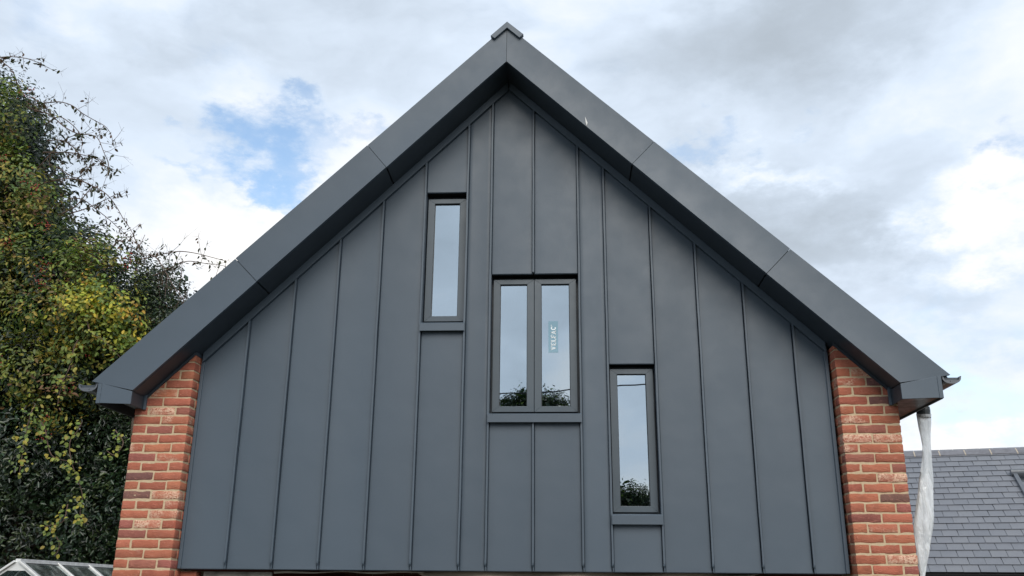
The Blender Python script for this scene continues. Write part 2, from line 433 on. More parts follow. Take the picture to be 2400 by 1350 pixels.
# ---- metal trays
def tray(a, b_, zb, ztf, seed):
    """one slightly buckled sheet with turned edges and a folded hem"""
    nx, nz = 14, 30
    v = []; f = []
    rnd = random.Random(seed); ph = rnd.uniform(0, 60); dish = rnd.uniform(0.0012, 0.0034) * rnd.choice((-1, 1, 1))
    us = [0, 0.006, 0.02, 0.05] + [0.05 + 0.9 * (i + 1) / (nx - 7) for i in range(nx - 8)] + [0.95, 0.98, 0.994, 1.0]
    for j in range(nz + 1):
        t = j / nz
        for u in us:
            x = a + 0.0075 + (b_ - a - 0.015) * u
            z = zb + (ztf(x) - zb) * t
            y = -dish * math.sin(math.pi * u) + 0.0022 * mnoise.noise((x * 2.2 + ph, z * 1.3, ph)) + 0.0008 * mnoise.noise((x * 7 + ph, z * 5.0, 3.1))
            e = min(u, 1 - u) * (b_ - a)
            if e < 0.010: y += 0.007 * (1 - e / 0.010) ** 2
            v.append((x, y, z))
    n = len(us)
    for j in range(nz):
        for i in range(n - 1):
            q = j * n + i; f.append((q, q + 1, q + n + 1, q + n))
    # hem folded back under the lower edge
    base = len(v)
    for i in range(n): x, y, z = v[i]; v.append((x, y + 0.006, z - 0.006))
    for i in range(n): x, y, z = v[i]; v.append((x, 0.021, z - 0.004))
    for i in range(n - 1):
        f.append((i + 1, i, base + i, base + i + 1)); f.append((base + i + 1, base + i, base + n + i, base + n + i + 1))
    return MB().add(v, f)
def split_edges(o, a=28):
    md = o.modifiers.new('edge', 'EDGE_SPLIT'); md.split_angle = R(a)
    return o
k = 0
for a, b_ in zip(SEAMS[:-1], SEAMS[1:]):
    w = win_in_bay(a, b_)
    tf = lambda x: z_soffit(x) - 0.030
    if a < APEX_X < b_: tf = lambda x: z_soffit(x) - 0.03
    if w:
        split_edges(tray(a, b_, w['head'], tf, 100 + k).build('cladding_panel', M_ZINC, house, smooth=True))
        zs = w['sill'][0] + 0.03
        split_edges(tray(a, b_, ZB, lambda x, zs=zs: zs, 200 + k).build('cladding_panel', M_ZINC, house, smooth=True))
    else:
        split_edges(tray(a, b_, ZB, tf, 300 + k).build('cladding_panel', M_ZINC, house, smooth=True))
    k += 1

# ---- standing seams between the trays
def seam(x, z0, z1, seed, foot=True):
    rnd = random.Random(seed); ph = rnd.uniform(0, 50)
    sect = []      # (z, half width, proud, offset)
    if foot:
        sect += [(z0, 0.0036, 0.014, 0.003), (z0 + 0.028, 0.004, 0.015, 0.002), (z0 + 0.046, 0.0066, 0.027, -0.002)]
        zs = z0 + 0.06
    else: zs = z0
    n = max(4, int((z1 - zs) / 0.09))
    for i in range(n + 1): 
        z = zs + (z1 - zs) * i / n
        sect.append((z, 0.0066 + 0.0007 * mnoise.noise((z * 5, ph, 0)), 0.0290, 0.0024 * mnoise.noise((ph, z * 2.3, 1.0))))
    v = []; f = []
    for z, hw, pr, dx in sect:
        lip = hw * 1.25
        v += [(x + dx - hw * 0.55, 0.012, z), (x + dx - hw * 0.55, -pr * 0.62, z), (x + dx - lip, -pr * 0.70, z), (x + dx - lip, -pr, z), (x + dx + hw, -pr, z), (x + dx + hw, 0.012, z)]
    for j in range(len(sect) - 1):
        for i in range(6):
            a = j * 6 + i; c_ = j * 6 + (i + 1) % 6
            f.append((a, c_, c_ + 6, a + 6))
    f.append(tuple(range(6))); f.append(tuple(range(len(v) - 6, len(v))))
    return MB().add(v, f).build('standing_seam', M_ZINC, house)
for i, x in enumerate(SEAMS[1:-1]):
    ztop = z_soffit(x) - 0.05
    if abs(x + 0.270) < 1e-6:
        seam(x, WIN[1]['head'] + 0.004, ztop, i, foot=False)
        seam(x, ZB, WIN[1]['sill'][0] + 0.02, i + 50)
    else: seam(x, ZB, ztop, i)

# ---- trims of the gable
def rake_trim(xa, xb, d, h, yf, name):
    xs = [xa, xb]
    MB().prism([(xa, z_soffit(xa) - 0.002), (xb, z_soffit(xb) - 0.002), (xb, z_soffit(xb) - h), (xa, z_soffit(xa) - h)], yf, 0.018).build(name, M_ZINC, house, bevel=0.003)
rake_trim(-3.066, -0.502, 0, 0.086, -0.036, 'rake_trim')
rake_trim(-0.492, 2.112, 0, 0.084, -0.0365, 'rake_trim')
MB().box(-3.079, -3.052, -0.014, 0.018, ZB - 0.002, z_soffit(-3.05) - 0.09).build('corner_trim', M_ZINC, house, bevel=0.003)
MB().box(2.098, 2.126, -0.014, 0.018, ZB - 0.002, z_soffit(2.12) - 0.03).build('corner_trim', M_ZINC, house, bevel=0.003)
MB().box(-3.07, 2.116, 0.006, 0.022, ZB - 0.004, ZB + 0.009).build('drip_edge', M_ZDARK, house)

# ---- verge boards (three lengths each side) and soffit panels
def verge(xs_top, xs_bot, proud, side):
    """panels between successive cut lines (top x, bottom x)"""
    for i in range(len(xs_top) - 1):
        g = 0.0016
        s = 1 if xs_top[i + 1] > xs_top[i] else -1
        a, b_ = xs_top[i] + s * g, xs_top[i + 1] - s * g
        c_, d = xs_bot[i] + s * g, xs_bot[i + 1] - s * g
        top = lambda x: z_roof(x); bot = lambda x: z_soffit(x)
        zt_b = top(b_); zb_d = bot(d)
        last = i == len(xs_top) - 2
        if last: zt_b = 3.640 if s < 0 else 3.660; 
        if last: zb_d = 3.566 if s < 0 else 3.602
        pts = [(a, top(a)), (b_, zt_b), (d, zb_d), (c_, bot(c_))]
        # subdivided front with faint buckling; added inward bow shades top darker, bottom lighter
        n, mrows = 26, 5; v = []; f = []
        rnd = random.Random(i * 7 + s); ph = rnd.uniform(0, 40)
        for r_ in range(mrows + 1):
            t = r_ / mrows
            for q in range(n + 1):
                u = q / n
                x = (pts[0][0] * (1 - u) + pts[1][0] * u) * (1 - t) + (pts[3][0] * (1 - u) + pts[2][0] * u) * t
                z = (pts[0][1] * (1 - u) + pts[1][1] * u) * (1 - t) + (pts[3][1] * (1 - u) + pts[2][1] * u) * t
                y = YF - proud[i] + 0.0016 * mnoise.noise((x * 1.7 + ph, z * 1.7, ph)) + 0.006 * math.sin(math.pi * t)
                v.append((x, y, z))
        N = len(v)
        v += [(x, YF + 0.03, z) for x, y, z in v]
        w_ = n + 1
        for r_ in range(mrows):
            for q in range(n):
                a0 = r_ * w_ + q
                f.append((a0, a0 + 1, a0 + w_ + 1, a0 + w_)); f.append((N + a0, N + a0 + w_, N + a0 + w_ + 1, N + a0 + 1))
        for q in range(n):
            f.append((q, q + N, q + 1 + N, q + 1)); e = mrows * w_ + q; f.append((e, e + 1, e + 1 + N, e + N))
        for r_ in range(mrows):
            e = r_ * w_; f.append((e, e + w_, e + w_ + N, e + N)); e = r_ * w_ + n; f.append((e, e + N, e + w_ + N, e + w_))
        o = MB().add(v, f).build('verge_board', M_ZINC, house)
        o.data.polygons.foreach_set('use_smooth', [True] * len(o.data.polygons))
        md = o.modifiers.new('edge', 'EDGE_SPLIT'); md.split_angle = R(30)
verge([APEX_X, -1.691, -2.745, -3.815], [APEX_X, -1.517, -2.545, -3.468], [0.000, 0.003, 0.0], -1)
verge([APEX_X, 0.764, 1.812, 2.926], [APEX_X, 0.575, 1.610, 2.545], [0.002, 0.005, 0.001], 1)
for xs in ([APEX_X, -1.517, -2.545, -3.468], [APEX_X, 0.575, 1.610, 2.545]):
    s = 1 if xs[1] > xs[0] else -1
    for i in range(3):
        a, b_ = xs[i] + s * (0.006 if i else 0.0), xs[i + 1] - s * (0.006 if i < 2 else 0.0)
        dz = 0.002 * (i % 2)
        MB().prism([(a, z_soffit(a) - dz), (b_, z_soffit(b_) - dz), (b_, z_soffit(b_) + 0.02), (a, z_soffit(a) + 0.02)], YF + 0.031, 0.24).build('verge_soffit', M_ZDARK, house)  # same metal as the cladding, its shade put into a darker colour
MB().prism([(-3.46, z_soffit(-3.46) + 0.021), (APEX_X, z_soffit(APEX_X) + 0.021), (2.54, z_soffit(2.54) + 0.021), (2.54, z_soffit(2.54) + 0.03), (APEX_X, z_soffit(APEX_X) + 0.03), (-3.46, z_soffit(-3.46) + 0.03)], YF + 0.032, 0.24).build('soffit_backing', M_BLACK, house)
# ridge capping, folded over the top of the verge
MB().prism([(-0.640, 6.756), (-0.494, 6.898), (-0.346, 6.762), (-0.382, 6.727), (-0.494, 6.834), (-0.603, 6.727)], YF - 0.026, YF + 0.02).build('ridge_cap', M_ZINC, house, bevel=0.003)
MB().prism([(-0.632, 6.748), (-0.494, 6.886), (-0.354, 6.752), (-0.372, 6.736), (-0.494, 6.85), (-0.612, 6.732)], YF + 0.021, YBACK).build('ridge_flashing', M_ZINC, house)
# sealant smear left on the verge
v = [(0.198, 0, 5.845), (0.206, 0, 5.875), (0.186, 0, 5.935), (0.189, 0, 5.885)]
MB().add([(x, YF - 0.0075, z) for x, y, z in v] + [(x, YF - 0.004, z) for x, y, z in v], [(0,1,2,3),(7,6,5,4),(0,4,5,1),(1,5,6,2),(2,6,7,3),(3,7,4,0)]).build('sealant_smear', simple('pale_sealant', (0.62, 0.62, 0.60), 0.5), house)

# ---- roof slopes
for s in (-1, 1):
    xe = -3.80 if s < 0 else 2.915
    ze = z_roof(xe) - 0.012
    poly = [(APEX_X, z_roof(APEX_X) - 0.012), (xe, ze), (xe, ze - 0.028), (xe - s * 0.33, z_soffit(xe - s * 0.33) + 0.032), (APEX_X, z_soffit(APEX_X) + 0.032)]
    roof = MB().prism(poly, YF + 0.034, YBACK - 0.05).build('roof_slope', M_ZDARK, house)
    for q in range(14):
        y = 0.1 + q * 0.5
        MB().prism([(APEX_X + s * 0.2, z_roof(APEX_X + s * 0.2) - 0.013), (xe - s * 0.02, z_roof(xe - s * 0.02) - 0.013), (xe - s * 0.02, z_roof(xe - s * 0.02) + 0.012), (APEX_X + s * 0.2, z_roof(APEX_X + s * 0.2) + 0.012)], y, y + 0.012).build('roof_seam', M_ZDARK, roof)

# ---- eaves: boxed ends, fascia along the sides, gutters
def eave(s, xin, xout, ztop_out, ztop_in, zbot_out, zbot_in, wall_x):
    box = MB().prism([(xout + s * -0.030, zbot_out), (xin, zbot_in), (xin, ztop_in - 0.004), (xout + s * -0.030, ztop_out - 0.005)], YF + 0.0015, YF + 0.012).build('eave_box', M_ZINC, house, bevel=0.002)
    MB().prism([(xout, zbot_out - 0.003), (xout - s * 0.031, zbot_out - 0.003), (xout - s * 0.031, ztop_out - 0.006), (xout, ztop_out - 0.002)], YF - 0.002, YF + 0.012).build('corner_strip', M_ZINC, box, bevel=0.002)
    x0, x1 = sorted((xin, xin + s * 0.010))
    MB().box(x0, x1, YF + 0.013, -0.128, zbot_in - 0.002, ztop_in - 0.004).build('return_plate', M_ZDARK, box, bevel=0.002)
    x0, x1 = sorted((xin - s * 0.022, xin - s * 0.001))
    MB().box(x0, x1, -0.152, -0.1305, zbot_in - 0.004, ztop_in + 0.012).build('edge_angle', M_ZINC, box, bevel=0.002)
    x0, x1 = sorted((xout, xout - s * 0.014))
    MB().box(x0, x1, YF + 0.013, YBACK - 0.4, zbot_out - 0.006, ztop_out - 0.03).build('eave_fascia', M_ZINC, box, bevel=0.002)
    return box
bl = eave(-1, -3.470, -3.757, 3.626, 3.562, 3.464, 3.455, -3.543)
br = eave(1, 2.545, 2.853, 3.655, 3.598, 3.484, 3.475, 2.595)
# left: only a strip of soffit fixed so far, the rest gapes; right: soffit closed with glossy board
MB().box(-3.545, -3.484, YF + 0.03, YBACK - 0.5, 3.462, 3.470).build('soffit_strip', M_ZINC, bl)
MB().box(-3.70, -3.55, -0.1, YBACK - 0.5, 3.545, 3.555).build('soffit_void_shade', M_BLACK, bl)  # black sheet standing in for the darkness inside the open eave
MB().box(2.556, 2.838, YF + 0.03, YBACK - 0.5, 3.490, 3.498).build('soffit_board', M_GLOSSY, br)
def gutter(cx, zt, hw, dep, y0, y1):
    n = 14; v = []; f = []
    prof = []
    for i in range(n + 1):
        a = math.pi * i / n
        prof.append((-math.cos(a), -math.sin(a) ** 0.8))
    for y in (y0, y1):
        for px, pz in prof: v.append((cx + px * hw, y, zt + pz * dep))
        for px, pz in prof: v.append((cx + px * (hw - 0.011), y, zt + pz * (dep - 0.011) + 0.001))
    m_ = n + 1
    for i in range(n):
        f.append((i, i + 1, 2*m_ + i + 1, 2*m_ + i)); f.append((m_ + i + 1, m_ + i, 3*m_ + i, 3*m_ + i + 1))
        f.append((i + 1, i, m_ + i, m_ + i + 1)); f.append((2*m_ + i, 2*m_ + i + 1, 3*m_ + i + 1, 3*m_ + i))
    f += [(0, 2*m_, 3*m_, m_), (n, m_ + n, 3*m_ + n, 2*m_ + n)]
    g = MB().add(v, f).build('gutter', M_GUTTER, house)
    e = [(cx + px * (hw - 0.012), zt + pz * (dep - 0.012) * 0.99 - 0.022 * (1 + pz)) for px, pz in prof]
    full = [(cx + px * (hw - 0.010), zt + pz * (dep - 0.010)) for px, pz in prof]
    MB().prism(full, y0 + 0.022, y0 + 0.028).build('stop_end_shade', M_ZDARK, g)  # dark plate standing in for the shadowed recess above the lighter end plate
    MB().prism(e, y0 + 0.012, y0 + 0.0215).build('stop_end_rim', M_GUTTER, g)
    d = []
    for q in range(10): d.append((cx + 0.011 * math.cos(q * math.pi / 5), zt - dep * 0.62 + 0.009 * math.sin(q * math.pi / 5)))
    MB().prism(d, y0 + 0.004, y0 + 0.0115).build('stop_end_boss', M_GUTTER, g)
    MB().tube([(cx - hw + 0.003, y0, zt + 0.002), (cx - hw + 0.003, y1, zt + 0.002)], [0.006, 0.006], 8).build('gutter_lip', M_GUTTER, g)
    MB().tube([(cx + hw - 0.003, y0, zt + 0.002), (cx + hw - 0.003, y1, zt + 0.002)], [0.006, 0.006], 8).build('gutter_lip', M_GUTTER, g)
    for q in range(6):
        yy = 0.15 + q * 1.0
        MB().box(cx - hw - 0.004, cx + hw + 0.004, yy, yy + 0.03, zt - 0.004, zt + 0.003).build('gutter_bracket', M_GUTTER, g)
gutter(-3.846, 3.615, 0.078, 0.056, -0.362, YBACK - 0.2)
gutter(2.934, 3.645, 0.070, 0.052, -0.362, YBACK - 0.2)

# ---- windows
for wi, w in enumerate(WIN):
    X0, X1 = w['cas'][0][0], w['cas'][-1][1]; Z0, Z1 = w['zf']
    zs0, zs1 = w['sill']
    win = MB().ring(w['x0'] + 0.006, w['x1'] - 0.006, zs1 - 0.02, w['head'], X0 + 0.030, X1 - 0.030, Z0 + 0.03, Z1 - 0.03, 0.115, 0.190).build('window', M_ZDARK, house)
    tag(win, ['tall narrow window highest on the gable', 'two-light window in the middle of the gable', 'tall narrow window lowest on the gable'][wi])
    # lining of the reveal
    MB().box(w['x0'] + 0.0055, w['x0'] + 0.0085, -0.004, 0.114, zs1 - 0.02, w['head'] - 0.003).build('reveal_lining', M_ZINC, win)
    MB().box(w['x1'] - 0.0085, w['x1'] - 0.0055, -0.004, 0.114, zs1 - 0.02, w['head'] - 0.003).build('reveal_lining', M_ZINC, win)
    for (a, b_) in w['cas']:
        gx0, gx1, gz0, gz1 = a + 0.057, b_ - 0.058, Z0 + 0.047, Z1 - 0.042
        MB().ring(a, b_, Z0, Z1, gx0, gx1, gz0, gz1, 0.050, 0.114).build('casement', M_FRAME, win, bevel=0.0015)
        MB().ring(gx0, gx1, gz0, gz1, gx0 + 0.004, gx1 - 0.004, gz0 + 0.002, gz1 - 0.004, 0.066, 0.0745).build('gasket', M_GASKET, win)
        MB().box(gx0 + 0.001, gx1 - 0.001, 0.075, 0.079, gz0 + 0.001, gz1 - 0.001).build('pane', M_GLASS, win)
        MB().ring(gx0 + 0.001, gx1 - 0.001, gz0 + 0.001, gz1 - 0.001, gx0 + 0.013, gx1 - 0.013, gz0 + 0.012, gz1 - 0.013, 0.082, 0.100).build('spacer', simple('spacer_bar%d' % wi, (0.5, 0.5, 0.55), 0.4, 0.5), win)
    # sill flashing with a turned-down front
    sx0, sx1 = w['x0'] + 0.001 - (0.004 if wi == 1 else 0.0), w['x1'] + 0.004
    MB().prism_x([(-0.050, zs0), (-0.0535, zs0 - 0.001), (-0.0535, zs1 - 0.012), (-0.047, zs1 - 0.004), (0.113, zs1 + 0.016), (0.113, zs1 + 0.006), (-0.040, zs1 - 0.016), (-0.0445, zs0 + 0.002)], sx0, sx1).build('sill', M_ZINC, win)
    MB().box(sx0 + 0.012, sx1 - 0.012, -0.0440, 0.019, zs0 + 0.012, zs1 - 0.020).build('sill_packing', M_BLACK, win)
    if wi == 1:
        # maker's film label still stuck on the right-hand pane, reading upwards
        lx0, lx1, lz0, lz1 = -0.146, -0.064, 3.966, 4.240
        m, b, p, out = new_mat('label_film'); b.nt.nodes.remove(p)
        d_ = b.n('ShaderNodeBsdfDiffuse'); d_.inputs['Color'].default_value = (0.10, 0.20, 0.235, 1)
        g_ = b.n('ShaderNodeBsdfGlossy'); g_.inputs['Color'].default_value = (0.75, 0.9, 0.95, 1); g_.inputs['Roughness'].default_value = 0.02
        mx = b.n('ShaderNodeMixShader'); mx.inputs[0].default_value = 0.32; b.l(d_.outputs[0], mx.inputs[1]); b.l(g_.outputs[0], mx.inputs[2]); b.l(mx.outputs[0], out.inputs[0])
        MB().box(lx0, lx1, 0.0735, 0.0748, lz0, lz1).build('glass_label', m, win)
        lt = MB()
        def P2(u, v_):        # u along the word (upwards), v_ height of the letter (towards the left)
            return (lx1 - 0.018 - v_, lz0 + 0.020 + u)
        def quad(pts): lt.prism([P2(*q) for q in pts], 0.0722, 0.0734)
        def rect(u0, u1, v0, v1): quad([(u0, v0), (u1, v0), (u1, v1), (u0, v1)])
        H = 0.043; T = 0.0085; S = 0.0045
        def gV(u): quad([(u+.004,H),(u+.004+T,H),(u+.021,0),(u+.015,0)]); quad([(u+.0325-T*.6,H),(u+.0325,H),(u+.021,0),(u+.0155,0)]); rect(u,u+.016,H-S,H); rect(u+.022,u+.037,H-S,H); return .039
        def gE(u): rect(u+.003,u+.003+T,0,H); rect(u,u+.030,0,S); rect(u,u+.030,H-S,H); rect(u+.004,u+.022,H/2-S/2,H/2+S/2); rect(u+.0265,u+.030,0,.012); rect(u+.0265,u+.030,H-.012,H); rect(u+.0195,u+.0225,H/2-.006,H/2+.006); return .034
        def gL(u): rect(u+.003,u+.003+T,0,H); rect(u,u+.029,0,S); rect(u,u+.016,H-S,H); rect(u+.0255,u+.029,0,.014); return .032
        def gF(u): rect(u+.003,u+.003+T,0,H); rect(u,u+.016,0,S); rect(u,u+.029,H-S,H); rect(u+.004,u+.022,H/2-S/2,H/2+S/2); rect(u+.0255,u+.029,H-.013,H); rect(u+.0195,u+.0225,H/2-.006,H/2+.006); return .031
        def gA(u): quad([(u+.004,0),(u+.009,0),(u+.021,H),(u+.0155,H)]); quad([(u+.0245,0),(u+.033,0),(u+.0215,H),(u+.0155,H)]); rect(u+.010,u+.028,.012,.012+S); rect(u,u+.013,0,S); rect(u+.021,u+.037,0,S); return .038
        def gC(u):
            n = 12
            for i in range(n):
                a0 = R(48 + 264 * i / n); a1 = R(48 + 264 * (i + 1) / n)
                o_ = lambda a, r: (u + 0.018 + 0.016 * math.cos(a) * r, H / 2 + (H / 2) * math.sin(a) * (r if r == 1 else r + 0.10))
                quad([o_(a0, 1), o_(a1, 1), o_(a1, 0.52), o_(a0, 0.52)])
            rect(u+.0275,u+.0315,H-.014,H-.001); return .036
        u = 0.0
        for g in (gV, gE, gL, gF, gA, gC): u += g(u)
        n = 10
        for i in range(n):
            a0, a1 = 2*math.pi*i/n, 2*math.pi*(i+1)/n
            quad([(u+.007+.0048*math.cos(a0), H-.004+.0048*math.sin(a0)), (u+.007+.0048*math.cos(a1), H-.004+.0048*math.sin(a1)), (u+.007+.003*math.cos(a1), H-.004+.003*math.sin(a1)), (u+.007+.003*math.cos(a0), H-.004+.003*math.sin(a0))])
        lt.build('label_lettering', simple('label_white', (0.80, 0.84, 0.85), 0.5), win)

# ---- brick piers: every brick in view a piece of its own
def lattice_brick(w_, d_, h_, seed):
    rnd = random.Random(seed); ph = rnd.uniform(0, 90)
    def stops(L, n): 
        e = 0.006 / L
        return [0, e] + [e + (1 - 2 * e) * (i + 1) / n for i in range(n - 1)] + [1 - e, 1]
    xs, ys, zs = stops(w_, 7 if w_ > 0.15 else 3), stops(d_, 2), stops(h_, 2)
    idx = {}; v = []; f = []
    nx, ny, nz = len(xs) - 1, len(ys) - 1, len(zs) - 1
    def vid(i, j, k_):
        q = (i, j, k_)
        if q not in idx:
            x, y, z = xs[i] * w_, ys[j] * d_, zs[k_] * h_
            nb = (i in (0, nx)) + (j in (0, ny)) + (k_ in (0, nz))
            if nb >= 2:
                r_ = 0.0022 if nb == 2 else 0.0034
                if i in (0, nx): x += r_ if i == 0 else -r_
                if j in (0, ny): y += r_ if j == 0 else -r_
                if k_ in (0, nz): z += r_ if k_ == 0 else -r_
            N3 = mnoise.noise_vector((x * 16 + ph, y * 16, z * 22 + ph))
            N4 = mnoise.noise_vector((x * 45 + ph, y * 45, z * 45))
            x += 0.0042 * N3.x; z += 0.0048 * N3.z + 0.0026 * N4.z; y += 0.0038 * N3.y + 0.0022 * N4.y
            idx[q] = len(v); v.append((x, y, z))
        return idx[q]
    for i in range(nx):
        for k_ in range(nz):
            f.append((vid(i,0,k_), vid(i+1,0,k_), vid(i+1,0,k_+1), vid(i,0,k_+1))); f.append((vid(i,ny,k_), vid(i,ny,k_+1), vid(i+1,ny,k_+1), vid(i+1,ny,k_)))
        for j in range(ny):
            f.append((vid(i,j,0), vid(i,j+1,0), vid(i+1,j+1,0), vid(i+1,j,0))); f.append((vid(i,j,nz), vid(i+1,j,nz), vid(i+1,j+1,nz), vid(i,j+1,nz)))
    for j in range(ny):
        for k_ in range(nz):
            f.append((vid(0,j,k_), vid(0,j,k_+1), vid(0,j+1,k_+1), vid(0,j+1,k_))); f.append((vid(nx,j,k_), vid(nx,j+1,k_), vid(nx,j+1,k_+1), vid(nx,j,k_+1)))
    return MB().add(v, f)
BR_CACHE = {}
BRND = random.Random(77)
REDS = [(0.45, 0.150, 0.090), (0.43, 0.140, 0.084), (0.47, 0.162, 0.098), (0.42, 0.138, 0.088), (0.445, 0.148, 0.092)]
DARKS = {'d': (0.20, 0.098, 0.084), 'p': (0.36, 0.130, 0.098), 'm': (0.31, 0.112, 0.086)}
def put_brick(parent, x0, x1, y0, y1, z0, h_, style, clip=None):
    w_, d_ = round(x1 - x0, 4), round(y1 - y0, 4)
    if clip is not None:
        n = 5
        poly = [(x0, z0), (x1, z0), (x1, z0 + h_), (x0, z0 + h_)]
        outp = []
        for i in range(4):
            a, b_ = poly[i], poly[(i + 1) % 4]
            fa, fb = clip(a[0]) - a[1], clip(b_[0]) - b_[1]
            if fa >= 0: outp.append(a)
            if (fa >= 0) != (fb >= 0):
                t = fa / (fa - fb); outp.append((a[0] + (b_[0] - a[0]) * t, a[1] + (b_[1] - a[1]) * t))
        if len(outp) < 3: return
        ar = 0.5 * abs(sum(outp[i][0] * outp[(i+1) % len(outp)][1] - outp[(i+1) % len(outp)][0] * outp[i][1] for i in range(len(outp))))
        if ar < 3e-4: return
        if ar > 0.995 * w_ * h_: clip = None
        else: o = MB().prism([(x - x0, z - z0) for x, z in outp], 0, d_).build('brick', M_BRICK, parent, bevel=0.003)
    if clip is None:
        key = (w_, d_, BRND.randrange(5))
        if key not in BR_CACHE: BR_CACHE[key] = lattice_brick(w_, d_, h_, hash(key) % 9973).mesh('brick', M_BRICK, smooth=True)
        o = link(bpy.data.objects.new('brick', BR_CACHE[key]), parent)
    o.location = (x0 + BRND.uniform(-0.0015, 0.0015), y0 + BRND.uniform(-0.0025, 0.0025), z0 + BRND.uniform(-0.0012, 0.0012))
    if clip is None: o.rotation_euler = (0, BRND.uniform(-0.006, 0.006), 0)
    col = DARKS.get(style) or BRND.choice(REDS)
    jit = BRND.uniform(0.86, 1.12)
    bloom = {'w': 0.62, 'h': 0.40}.get(style, BRND.choice((0.0, 0.0, 0.0, 0.06, 0.14)))
    o.color = (col[0] * jit, col[1] * jit * BRND.uniform(0.93, 1.07), col[2] * jit, bloom)
YP = -0.130
# style of the notable bricks: (course, brick from the left) -> pale bloom w/h, dark d, purple p/m
LST = {(1,1):'p',(1,2):'p',(4,0):'m',(5,0):'p',(5,1):'w',(6,1):'h',(7,2):'h',(8,0):'d',(8,1):'w',(10,0):'d',(12,1):'h',(12,0):'m',(15,2):'h',(15,1):'p',(16,1):'h',(17,1):'w',(17,2):'m',(22,0):'d',(19,1):'h',(13,0):'h'}
RST = {(0,2):'p',(1,1):'w',(4,1):'h',(5,0):'m',(7,1):'d',(9,1):'w',(11,0):'p',(13,0):'w',(13,1):'w',(14,1):'p',(15,0):'h',(17,1):'d',(19,0):'h',(19,1):'d',(20,1):'w',(12,0):'h',(6,2):'p',(10,2):'p'}
def pier(xa, xb, zc0, a_rows, inner, styles, label):
    """xa..xb front; inner = +1 when the return faces +X (left pier), -1 for the right pier"""
    cut = lambda x: z_soffit(x) - 0.020
    mo = 0.0045
    cuts = [xa + mo, xb - mo]
    body = MB().prism([(xa + mo, 1.60), (xb - mo, 1.60), (xb - mo, cut(xb)), (xa + mo, cut(xa))], YP + mo, 0.30).build('brick_pier', M_MORTAR, house)
    tag(body, label)
    j = 0.012; hw = xb - xa
    for k_ in range(-6, 26):
        z0 = zc0 + 0.075 * k_ - 0.0315
        if z0 > max(cut(xa), cut(xb)): break
        three = (k_ % 2 != 0) if a_rows == 'odd' else (k_ % 2 == 0)
        if three:
            hd = (hw - 2 * j - 0.215) / 2
            xs = [(xa, xa + hd), (xa + hd + j, xa + hd + j + 0.215), (xb - hd, xb)]
        else:
            st = (hw - j) / 2
            xs = [(xa, xa + st), (xb - st, xb)]
        for q, (x0, x1) in enumerate(xs):
            corner = (q == len(xs) - 1) if inner > 0 else (q == 0)
            d_ = 0.215 if (three and (corner or q in (0, len(xs) - 1))) else 0.102
            put_brick(body, x0, x1, YP, YP + d_, z0, 0.063, styles.get((k_, q), ''), cut if z0 + 0.07 > min(cut(x0), cut(x1)) else None)
        if not three:   # sliver of the next brick behind the header on the return
            x0, x1 = (xb - 0.102, xb) if inner > 0 else (xa, xa + 0.102)
            put_brick(body, x0, x1, YP + 0.112, YP + 0.112 + 0.10, z0, 0.063, '', cut if z0 + 0.07 > min(cut(x0), cut(x1)) else None)
    return body
pL = pier(-3.543, -3.085, 2.166, 'odd', 1, LST, 'left brick pier carrying the eaves')
pR = pier(2.145, 2.594, 2.237, 'even', -1, RST, 'right brick pier carrying the eaves')
# closing angles between brick and soffit
for xa, xb in ((-3.448, -3.081), (2.141, 2.522)):
    MB().prism([(xa, z_soffit(xa) - 0.003), (xb, z_soffit(xb) - 0.003), (xb, z_soffit(xb) - 0.030), (xa, z_soffit(xa) - 0.030)], YP - 0.012, YP + 0.004).build('closing_angle', M_ZDARK, house)
MB().box(-3.085, -3.0795, YP - 0.010, 0.016, z_soffit(-3.08) - 0.034, z_soffit(-3.08) - 0.006).build('closing_angle', M_ZDARK, house)

# ---- walls below and behind, room and garage
def far_wall(name, x0, x1, y0, y1, z0, z1, mat=M_BRICKFAR): return MB().box(x0, x1, y0, y1, z0, z1).build(name, mat, house)
far_wall('pier_base', -3.538, -3.090, YP + 0.004, 0.30, 0.0, 1.70)
far_wall('pier_base', 2.150, 2.590, YP + 0.004, 0.30, 0.0, 1.77)
far_wall('side_wall', -3.540, -3.24, 0.301, 6.5, 0.0, 3.9)
far_wall('side_wall', 2.30, 2.592, 0.301, 6.5, 0.0, 3.9)
MB().prism([(-3.24, 0.0), (2.30, 0.0), (2.30, 3.75), (APEX_X, 6.35), (-3.24, 3.75)], 6.2, 6.5).build('back_wall', M_BRICKFAR, house)
# inner jambs of the opening below the cladding
jl = MB().box(-3.086, -2.955, 0.075, 0.30, 0.0, 2.195).build('opening_jamb', M_MORTAR, house)
jr = MB().box(1.995, 2.146, 0.075, 0.30, 0.0, 2.195).build('opening_jamb', M_MORTAR, house)
for jb, x0, x1, zc in ((jl, -3.084, -2.950, 2.166), (jr, 1.990, 2.144, 2.150)):
    for k_ in range(-4, 1): put_brick(jb, x0, x1, 0.068, 0.17, zc + 0.075 * k_ - 0.0325, 0.060, 'm' if k_ % 2 else '')
MB().box(-3.23, 2.29, 0.226, 6.19, 2.33, 2.45).build('upper_floor', M_TIMBER, house)
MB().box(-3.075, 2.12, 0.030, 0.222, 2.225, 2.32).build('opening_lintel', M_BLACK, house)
for x0, x1, nm in ((-3.23, -3.20, 'room_wall'), (2.26, 2.29, 'room_wall')): MB().box(x0, x1, 0.24, 6.15, 2.46, 3.7).build(nm, M_PLASTER, house)
